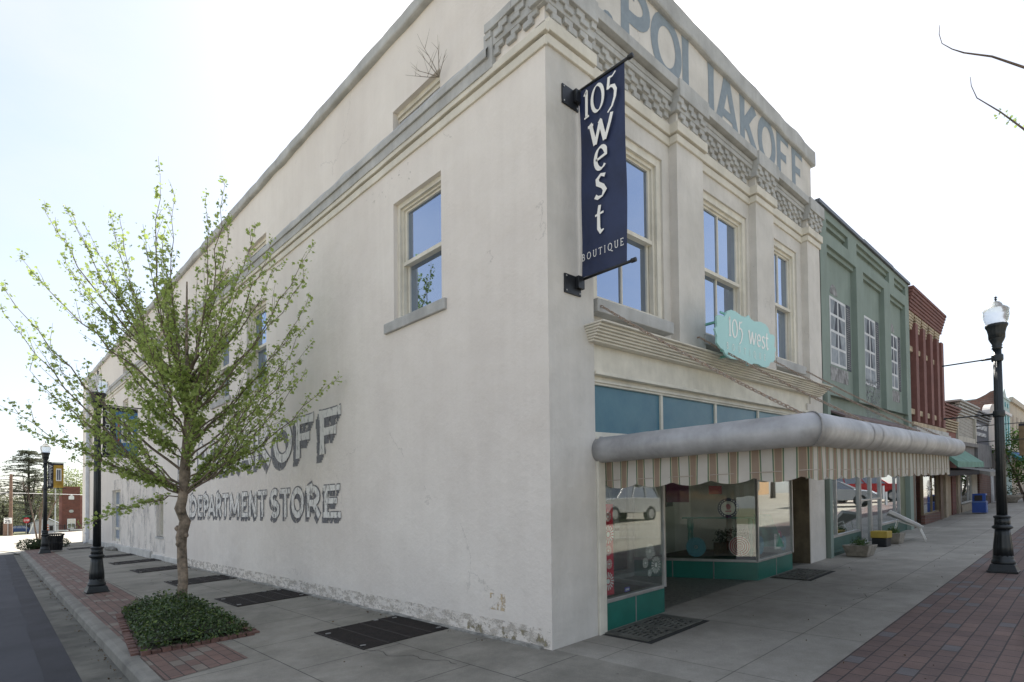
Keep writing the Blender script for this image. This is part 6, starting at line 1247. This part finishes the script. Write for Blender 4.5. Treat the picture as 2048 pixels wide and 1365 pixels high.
q = MB(); q.box(29.9, 31.2, 3.88, 3.96, .2, 1.9); q.build('white_jamb', mat('pale_band', (.46, .44, .38), .9, .1, 2), s2, shear=True)
s3 = shop('dark_grey_shop', 'low dark blue-grey shop with two rows of white raised letters', 31.4, 35.6, 4.1, mat('slate_paint', (.075, .08, .10), .8, .15, 2))
q = MB()
for k in range(4): q.box(31.3, 35.75, 3.90-.04*k, 4.3, 4.10+k*.11, 4.16+k*.11)
q.box(31.35, 35.7, 3.93, 8, 4.1, 4.5); q.build('ribbed_cornice', mat('dark_rib', (.13, .135, .15), .7, .1), s3, shear=True)
q = MB(); rs = random.Random(6)
for z, h, n_ in ((3.72, .22, 9), (3.42, .16, 8)):
    x = 31.8
    for k in range(n_): w_ = rs.uniform(.2, .32); q.box(x, x+w_*.45, 3.915, 3.95, z, z+h); q.box(x, x+w_, 3.917, 3.95, z+h*.4*(k % 3)*.8, z+h*.4*(k % 3)*.8+h*.2); x += w_+.09
q.build('raised_lettering', PW, s3, shear=True)
q = MB(); q.box(31.4, 35.6, 3.85, 3.97, 2.0, 3.05); q.build('fascia', mat('worn_grey', (.17, .17, .175), .9, .2, 1.5), s3, shear=True); q = MB(); q.box(31.6, 35.0, 3.85, 3.97, .2, 1.95); q.build('brick_front', brick('brown_brick', (.17, .085, .065), (.12, .06, .05), (.16, .14, .12), .3, .1, rot=(R(90), 0, 0)), s3, shear=True); q = MB(); q.box(35.0, 35.6, 3.8, 3.97, .2, 1.95); q.build('white_pier', PW, s3, shear=True)
s4 = shop('arched_white_shop', 'pale shop front with curved parapet behind the near lamp post', 35.75, 38.9, 4.6, mat('pale_pink_paint', (.5, .47, .44), .9, .08, 1)); q = MB(); q.prism([(37.3+1.55*math.cos(R(a)), 4.6+.6*math.sin(R(a))) for a in range(0, 181, 12)], 'y', 3.9, 4.2); q.build('curved_parapet', mat('pale_pink_paint', (.5, .47, .44), .9, .08, 1), s4, shear=True); q = MB(); q.box(36.0, 38.5, 3.9, 3.96, .2, 2.9); q.build('dark_front', DARKIN, s4, shear=True)
s5 = thing('ruined_brick_wall', 'ragged broken-topped brick party wall rising behind the white shops', 'wall', (39, 4, gz(39))); q = MB(); pts = [(4.0, .3), (4.0, 6.05)]
for i in range(26): y = 4.0+i*.2; pts.append((y, 6.05-.35*min(1, max(0, (y-4.15)/.75))+.05*random.uniform(-1, 1)*(1 if y < 5 else .3)))
pts.append((12, 5.6)); pts.append((12, .3)); q.prism(pts, 'x', 38.95, 39.3); q.build('wall', brick('old_red_brick', (.22, .11, .08), (.15, .09, .075), (.2, .17, .15), .3, .1, rot=(0, R(90), R(90)), vary=.5), s5, shear=True)
s6 = shop('teal_gabled_building', 'pale aqua building with small gable and tall teal windows', 40.6, 44.6, 5.9, mat('aqua_paint', (.34, .48, .47), .85, .08, 1)); q = MB(); q.prism([(40.6, 5.9), (42.9, 5.9), (41.9, 6.45)], 'y', 3.9, 4.1); q.prism([(42.9, 5.9), (44.6, 5.9), (44.6, 6.02), (42.9, 6.02)], 'y', 3.9, 4.1); q.build('gable', mat('aqua_pale', (.46, .56, .55), .85, .05), s6, shear=True)
for i in range(3): q = MB(); q.box(41.2+i*1.15, 41.75+i*1.15, 3.91, 3.96, 3.3, 5.0); wo = q.build('window', mat('teal_pane', (.03, .26, .28), .4, .1), s6, shear=True); q = MB(); q.box(41.15+i*1.15, 41.4+i*1.15, 3.91, 3.96, 5.45, 5.7); q.build('vent', mat('teal_pane', (.03, .26, .28), .4, .1), wo, shear=True)
q = MB(); q.box(40.6, 44.6, 3.85, 3.96, 5.0, 5.15); q.box(40.6, 44.6, 3.85, 3.96, 3.0, 3.2); q.build('white_band', PW, s6, shear=True)
s7 = shop('cream_building', 'tall cream building at the far end of the row', 44.7, 56, 6.15, mat('cream_paint', (.46, .42, .34), .9, .08, 1)); q = MB()
for i in range(4): q.box(45.6+i*2.4, 46.5+i*2.4, 3.93, 3.96, 3.4, 5.2)
q.build('window_recess', mat('cream_recess', (.33, .29, .24), .9, .1), s7, shear=True); q = MB(); q.box(44.7, 56, 3.8, 3.96, 5.9, 6.2); q.build('cornice', mat('cream_paint', (.46, .42, .34), .9, .08, 1), s7, shear=True)
for nm, lb, a, b, m_ in (('teal_awning', 'dark teal awning under the aqua building', 40.8, 44.4, mat('teal_canvas', (.02, .16, .19), .9, .1)), ('blue_awning', 'bright blue awning under the cream building', 44.9, 50, mat('blue_canvas', (.05, .12, .38), .9, .1))):
    t = thing(nm, lb, 'awning', (a, 3.8, 2.8)); q = MB(); q.add([(a, 3.9, 2.95), (b, 3.9, 2.95), (b, 3.0, 2.35), (a, 3.0, 2.35), (a, 3.0, 2.1), (b, 3.0, 2.1)], [(0, 1, 2, 3), (3, 2, 5, 4), (0, 3, 4), (1, 5, 2)]); q.build('canvas', m_, t, shear=True, fix=False)

# ------------------------------------------------------------------ small things on the front pavement
CST = mat('cast_concrete', (.30, .27, .225), .9, .2, 8, .4, 60); PL1 = mat('herb_leaf', (.07, .13, .03), .6, .25, 8, trans=.2)
def planter(label, x, y, w_, h_, n, seed, rot=0):
    t = thing('concrete_planter', label, 'planter', (x, y, gz(x)), rotz=rot, group='concrete planters by the green shopfront'); q = MB(); a, b, c, d_ = w_*.36, w_*.28, w_*.5, w_*.38
    q.add([(-a, -b, 0), (a, -b, 0), (a, b, 0), (-a, b, 0), (-c, -d_, h_), (c, -d_, h_), (c, d_, h_), (-c, d_, h_), (-c*.88, -d_*.88, h_), (c*.88, -d_*.88, h_), (c*.88, d_*.88, h_), (-c*.88, d_*.88, h_), (-c*.85, -d_*.85, h_-.04), (c*.85, -d_*.85, h_-.04), (c*.85, d_*.85, h_-.04), (-c*.85, d_*.85, h_-.04)], [(0, 3, 2, 1), (0, 1, 5, 4), (1, 2, 6, 5), (2, 3, 7, 6), (3, 0, 4, 7), (4, 5, 9, 8), (5, 6, 10, 9), (6, 7, 11, 10), (7, 4, 8, 11), (8, 9, 13, 12), (9, 10, 14, 13), (10, 11, 15, 14), (11, 8, 12, 15), (12, 13, 14, 15)])
    L(q, 'pot', CST, t, bevel=.01); q = MB(); leaf_blob(q, (0, 0, h_+.04), (w_*.36, w_*.28, .12), n, .035, random.Random(seed), shell=.2); L(q, 'plants', PL1, t, fix=False)
planter('wide flared concrete planter with low herbs nearest on the green shopfront pavement', 12.75, 3.42, .62, .22, 420, 1, R(0)); planter('smaller concrete planter with herbs beside the black and yellow tub', 15.3, 3.42, .5, .24, 420, 2)
t = thing('two_tone_tub', 'black tub topped by a mustard yellow box against the green shopfront', 'tub', (14.62, 3.5, gz(14.62))); q = MB(); q.prism([(-.19, -.14), (.19, -.14), (.19, .14), (-.19, .14)], 'z', 0, .19); L(q, 'lower_tub', BLK, t, bevel=.015); q = MB(); q.prism([(-.21, -.16), (.21, -.16), (.21, .16), (-.21, .16)], 'z', .19, .34); L(q, 'upper_box', mat('mustard', (.42, .30, .05), .7, .12), t, bevel=.012)
t = thing('patio_chair', 'white metal patio chair with sloping seat standing by the green shopfront', 'chair', (15.95, 3.3, gz(15.95)), rotz=R(8)); q = MB(); q.add([(-.66, .26, .74), (.0, .36, .68), (.44, -.22, .40), (-.10, -.34, .34), (-.66, .30, .66), (.0, .40, .60), (.44, -.18, .35), (-.10, -.30, .29)], [(0, 1, 2, 3), (4, 7, 6, 5), (0, 4, 5, 1), (1, 5, 6, 2), (2, 6, 7, 3), (3, 7, 4, 0)]); L(q, 'seat', mat('white_mesh', (.55, .54, .52), .6, .08), t, bevel=.01)
for x in (-.05, .36): q = MB(); q.tube([(x, -.36, 0), (x-.04, -.24, .33), (x-.32, .16, .47), (x-.28, .28, .0)], .013, 6); L(q, 'leg', OFFW, t, smooth=True)
t = thing('newspaper_box', 'blue metal newspaper box on the pavement under the grey awning', 'newspaper box', (26.6, 3.25, gz(26.6))); BLU = mat('blue_enamel', (.02, .07, .30), .4, .1, 3); q = MB(); q.box(-.22, .22, -.2, .2, .03, .42); q.prism([(-.22, .42), (.22, .42), (.18, .72), (-.18, .72)], 'y', -.19, .19); L(q, 'body', BLU, t, bevel=.01)
q = MB(); q.box(-.16, .16, -.205, -.19, .47, .66); q.box(-.225, -.22, -.1, .12, .46, .66); L(q, 'window', DARKIN, t); q = MB(); q.box(-.23, .23, -.21, .21, .41, .43); q.box(-.08, .08, -.21, -.2, .14, .30); L(q, 'trim', mat('pale_blue', (.2, .3, .5), .5, .1), t)
# leafy street tree in the planter, right edge
t = thing('sidewalk_tree', 'small leafy street tree with a round planter at the right edge', 'tree', (35.6, 2.9, gz(35.6))); q = MB(); rs = random.Random(31)
for k in range(4): q.tube([(35.7+.05*k, 2.7, 1.65), (35.6+.3*math.cos(k*1.7), 2.7+.3*math.sin(k*1.7), 2.9), (35.6+.8*math.cos(k*1.7), 2.7+.8*math.sin(k*1.7), 4.4)], [.06, .045, .015], 6)
q.build('trunk', MY, t, fix=False); q = MB()
for k in range(14): a = k*2.4; r_ = rs.uniform(.2, 1.15); leaf_blob(q, (35.6+r_*math.cos(a), 2.7+r_*math.sin(a), rs.uniform(2.5, 5.0)), (.55, .55, .42), 230, .11, rs, shell=.2)
q.build('crown', mat('street_leaf', (.10, .19, .03), .6, .3, 2, trans=.35), t, fix=False)
t = thing('stone_bowl_planter', 'grey stone bowl planter at the foot of the small leafy tree', 'planter', (34.9, 3.2, gz(34.9))); q = MB(); q.lathe([(.28, 0), (.3, .1), (.45, .22), (.5, .34), (.46, .36)], 20); L(q, 'bowl', CST, t, smooth=True); q = MB(); leaf_blob(q, (0, 0, .5), (.4, .4, .28), 260, .08, rs); L(q, 'plants', mat('dark_foliage', (.05, .08, .03), .7, .3, 6), t, fix=False)
# low planting in the brick walk, lower right corner
t = thing('walk_planting', 'low dark ground cover planting cut by the lower right corner', 'planting bed', (7.9, .2, gz(7.9))); q = MB(); q.box(6.85, 9.2, -.32, .52, gz(6.8)-.1, gz(7)+.012); q = MB(); q.add([(x, y, gz(x)+h_) for h_ in (-.02, .03) for x, y in ((6.85, -.32), (9.2, -.32), (9.2, .54), (6.85, .54))], [(4, 5, 6, 7), (0, 1, 5, 4), (1, 2, 6, 5), (2, 3, 7, 6), (3, 0, 4, 7)]); q.build('soil', SOIL, t); q = MB(); rs = random.Random(12)
for _ in range(2600): x, y = rs.uniform(6.84, 9.2), rs.uniform(-.3, .56); leaf(q, (x, y, gz(x)+rs.uniform(.03, .15)), .04, shape=OVAL, droop=0, rnd=rs)
q.build('foliage', GCV, t, fix=False)
# tree standing on the square to the right, two bare shoots reaching into the sky
t = thing('budding_tree', 'street tree right of the view whose thin budding shoots reach in at upper right', 'tree', (9.3, -1.6, gz(9.3))); q = MB(); q.tube([(9.3, -1.6, .2), (9.25, -1.55, 1.6), (9.1, -1.45, 3.0), (8.8, -1.25, 4.4)], [.11, .09, .07, .04], 10)
q.tube([(9.1, -1.45, 3.0), (8.2, -.8, 4.4), (7.4, -.2, 5.1), (6.71, .39, 5.40), (6.47, .62, 5.52), (6.3, .79, 5.56), (6.22, .86, 5.59), (6.155, .92, 5.64), (6.135, .935, 5.72), (6.14, .93, 5.80)], [.045, .03, .018, .011, .008, .006, .004, .003, .003, .002], 6)
q.tube([(9.1, -1.45, 2.8), (8.3, -.9, 3.9), (7.4, -.25, 4.5), (6.71, .40, 4.83), (6.52, .58, 5.03), (6.38, .72, 5.16), (6.335, .75, 5.26), (6.33, .755, 5.34)], [.045, .03, .018, .009, .006, .004, .003, .002], 6); q.build('trunk', MY, t, fix=False); q = MB(); rs = random.Random(2)
for _ in range(46): f = rs.random(); a, b = Vector((6.9, .22, 4.72)), Vector((6.5, .60, 5.04)); c = a.lerp(b, f); leaf(q, c+Vector((rs.gauss(0, .02), rs.gauss(0, .02), rs.gauss(0, .02))), .028, rnd=rs)
for k in range(40): leaf(q, (9.2+rs.gauss(0, .8), -1.5+rs.gauss(0, .6), 4.0+rs.gauss(0, .6)), .05, rnd=rs)
q.build('crown', LF, t, fix=False)

# ------------------------------------------------------------------ across the square (seen in the shop glass)
def cz(x): return gz(x)-.135
carry('parked_suv', 'white sport utility vehicle parked on the square, mirrored in the corner shop window', (22.6, -8.6, cz(22.6)), R(182), ('white', (.42, .42, .41)), 'suv', 'cars parked on the square', 'car')
carry('parked_suv', 'red sport utility vehicle parked on the square, mirrored in the green shopfront', (41.0, -2.6, cz(41)), R(80), ('red', (.42, .012, .012)), 'suv', 'cars parked on the square', 'car')
carry('parked_car', 'silver sedan parked on the square, mirrored in the green shopfront', (35.5, -2.9, cz(35.5)), R(80), ('silver', (.35, .36, .37)), 'sedan', 'cars parked on the square', 'car')
for nm, lb, x0, x1, y, h_, m_ in (('peach_building', 'peach stucco shop across the square, mirrored in the shop glass', 44, 66, -19, 7.5, mat('peach_stucco', (.60, .38, .20), .9, .08, 1)), ('brick_shop', 'brown brick shop across the square, mirrored in the shop glass', 24, 43.6, -24, 7, brick('square_brick', (.25, .12, .09), (.2, .1, .08), (.25, .2, .17), .4, .13, rot=(R(90), 0, 0)))):
    t = thing(nm, lb, 'building', (x0, y, cz(x0))); q = MB(); q.box(x0, x1, y-8, y, cz(x0)-.5, h_+gz(x0)); q.build('wall', m_, t)
    for i in range(5):
        a = x0+1.2+i*(x1-x0-1.5)/5
        for z0, z1 in ((.6, 2.4), (4.2, 5.8)): q = MB(); q.box(a, a+1.8, y-.02, y+.04, cz(a)+z0, cz(a)+z1); q.build('window', glass('far_glass_dark', .15, body=(.03, .04, .045)), t)
    q = MB(); q.box(x0-.1, x1+.1, y-8.1, y+.12, h_+gz(x0), h_+gz(x0)+.3); q.build('coping', GREY, t)
for i, (x, y) in enumerate(((33, -13), (52, -13), (15, -19))):
    far_tree(('green tree on the square mirrored between the cars', 'green tree before the peach shop across the square', 'green tree at the near side of the square')[i], (x, y, cz(x)), 6.5, 2.2, LF, 1500, .16, 50+i, 'trees on the square')

t = thing('hedge_row', 'dark green hedge behind the white vehicle on the square, mirrored in the corner shop window', 'hedge', (24, -13.5, cz(24))); q = MB(); rs = random.Random(71)
for k in range(16): leaf_blob(q, (15+k*1.3, -13.5+rs.uniform(-.5, .5), cz(15+k*1.3)+1.5), (1.1, .9, 1.6), 170, .28, rs, shell=.5)
q.build('foliage', mat('hedge_leaf', (.045, .07, .025), .8, .3, 1), t, fix=False); q = MB()
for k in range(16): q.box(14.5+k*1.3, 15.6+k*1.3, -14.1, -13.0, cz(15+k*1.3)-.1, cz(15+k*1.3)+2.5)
q.build('hedge_core', DARKIN, t)  # solid dark boxes filling the inside of the hedge

# small litter and cracks on the ground
q = MB(); rs = random.Random(90)
for _ in range(420):
    y = rs.uniform(4.5, 24)
    x, z0 = (xi(y)-.17-abs(rs.gauss(0, .05)), -.119) if rs.random() < .55 else ((rs.uniform(1.5, 4.1), .006) if rs.random() < .35 else (4.05-abs(rs.gauss(0, .04)), .006))
    leaf(q, (x, y, gz(x)+z0+.006), rs.choice((.016, .024, .032)), shape=OVAL, droop=0, rnd=rs)
for _ in range(120):
    x = rs.uniform(4.6, 16); y = rs.uniform(1.0, 3.75); leaf(q, (x, y, gz(x)+.012), rs.choice((.012, .02)), shape=OVAL, droop=0, rnd=rs)
o = q.build('leaf_litter', mat('dry_leaf', (.13, .085, .045), .9, .3, 5), fix=False); tag(o, 'tiny dry leaves scattered in the gutter and along the foot of the walls', 'litter', kind='stuff')
q = MB()
for pts in ([(3.02, 5.40), (3.10, 5.22), (3.05, 5.0), (3.22, 4.82), (3.2, 4.6), (3.33, 4.42), (3.3, 4.2)], [(8.2, 2.3), (8.5, 2.22), (8.7, 2.3), (9.1, 2.12), (9.3, 2.16)]):
    P_ = []
    for (a, b), (c, d) in zip(pts, pts[1:]):
        for k in range(5): f = k/5; P_.append((a+(c-a)*f+rs.uniform(-.012, .012), b+(d-b)*f+rs.uniform(-.012, .012)))
    for r_ in ribbon(P_, .007): q.ngon([(v.x, v.y, gz(v.x)+.0045) for v in r_])
o = q.build('pavement_crack', mat('crack_dark', (.05, .048, .042), 1, .1), fix=False); o['kind'] = 'structure'
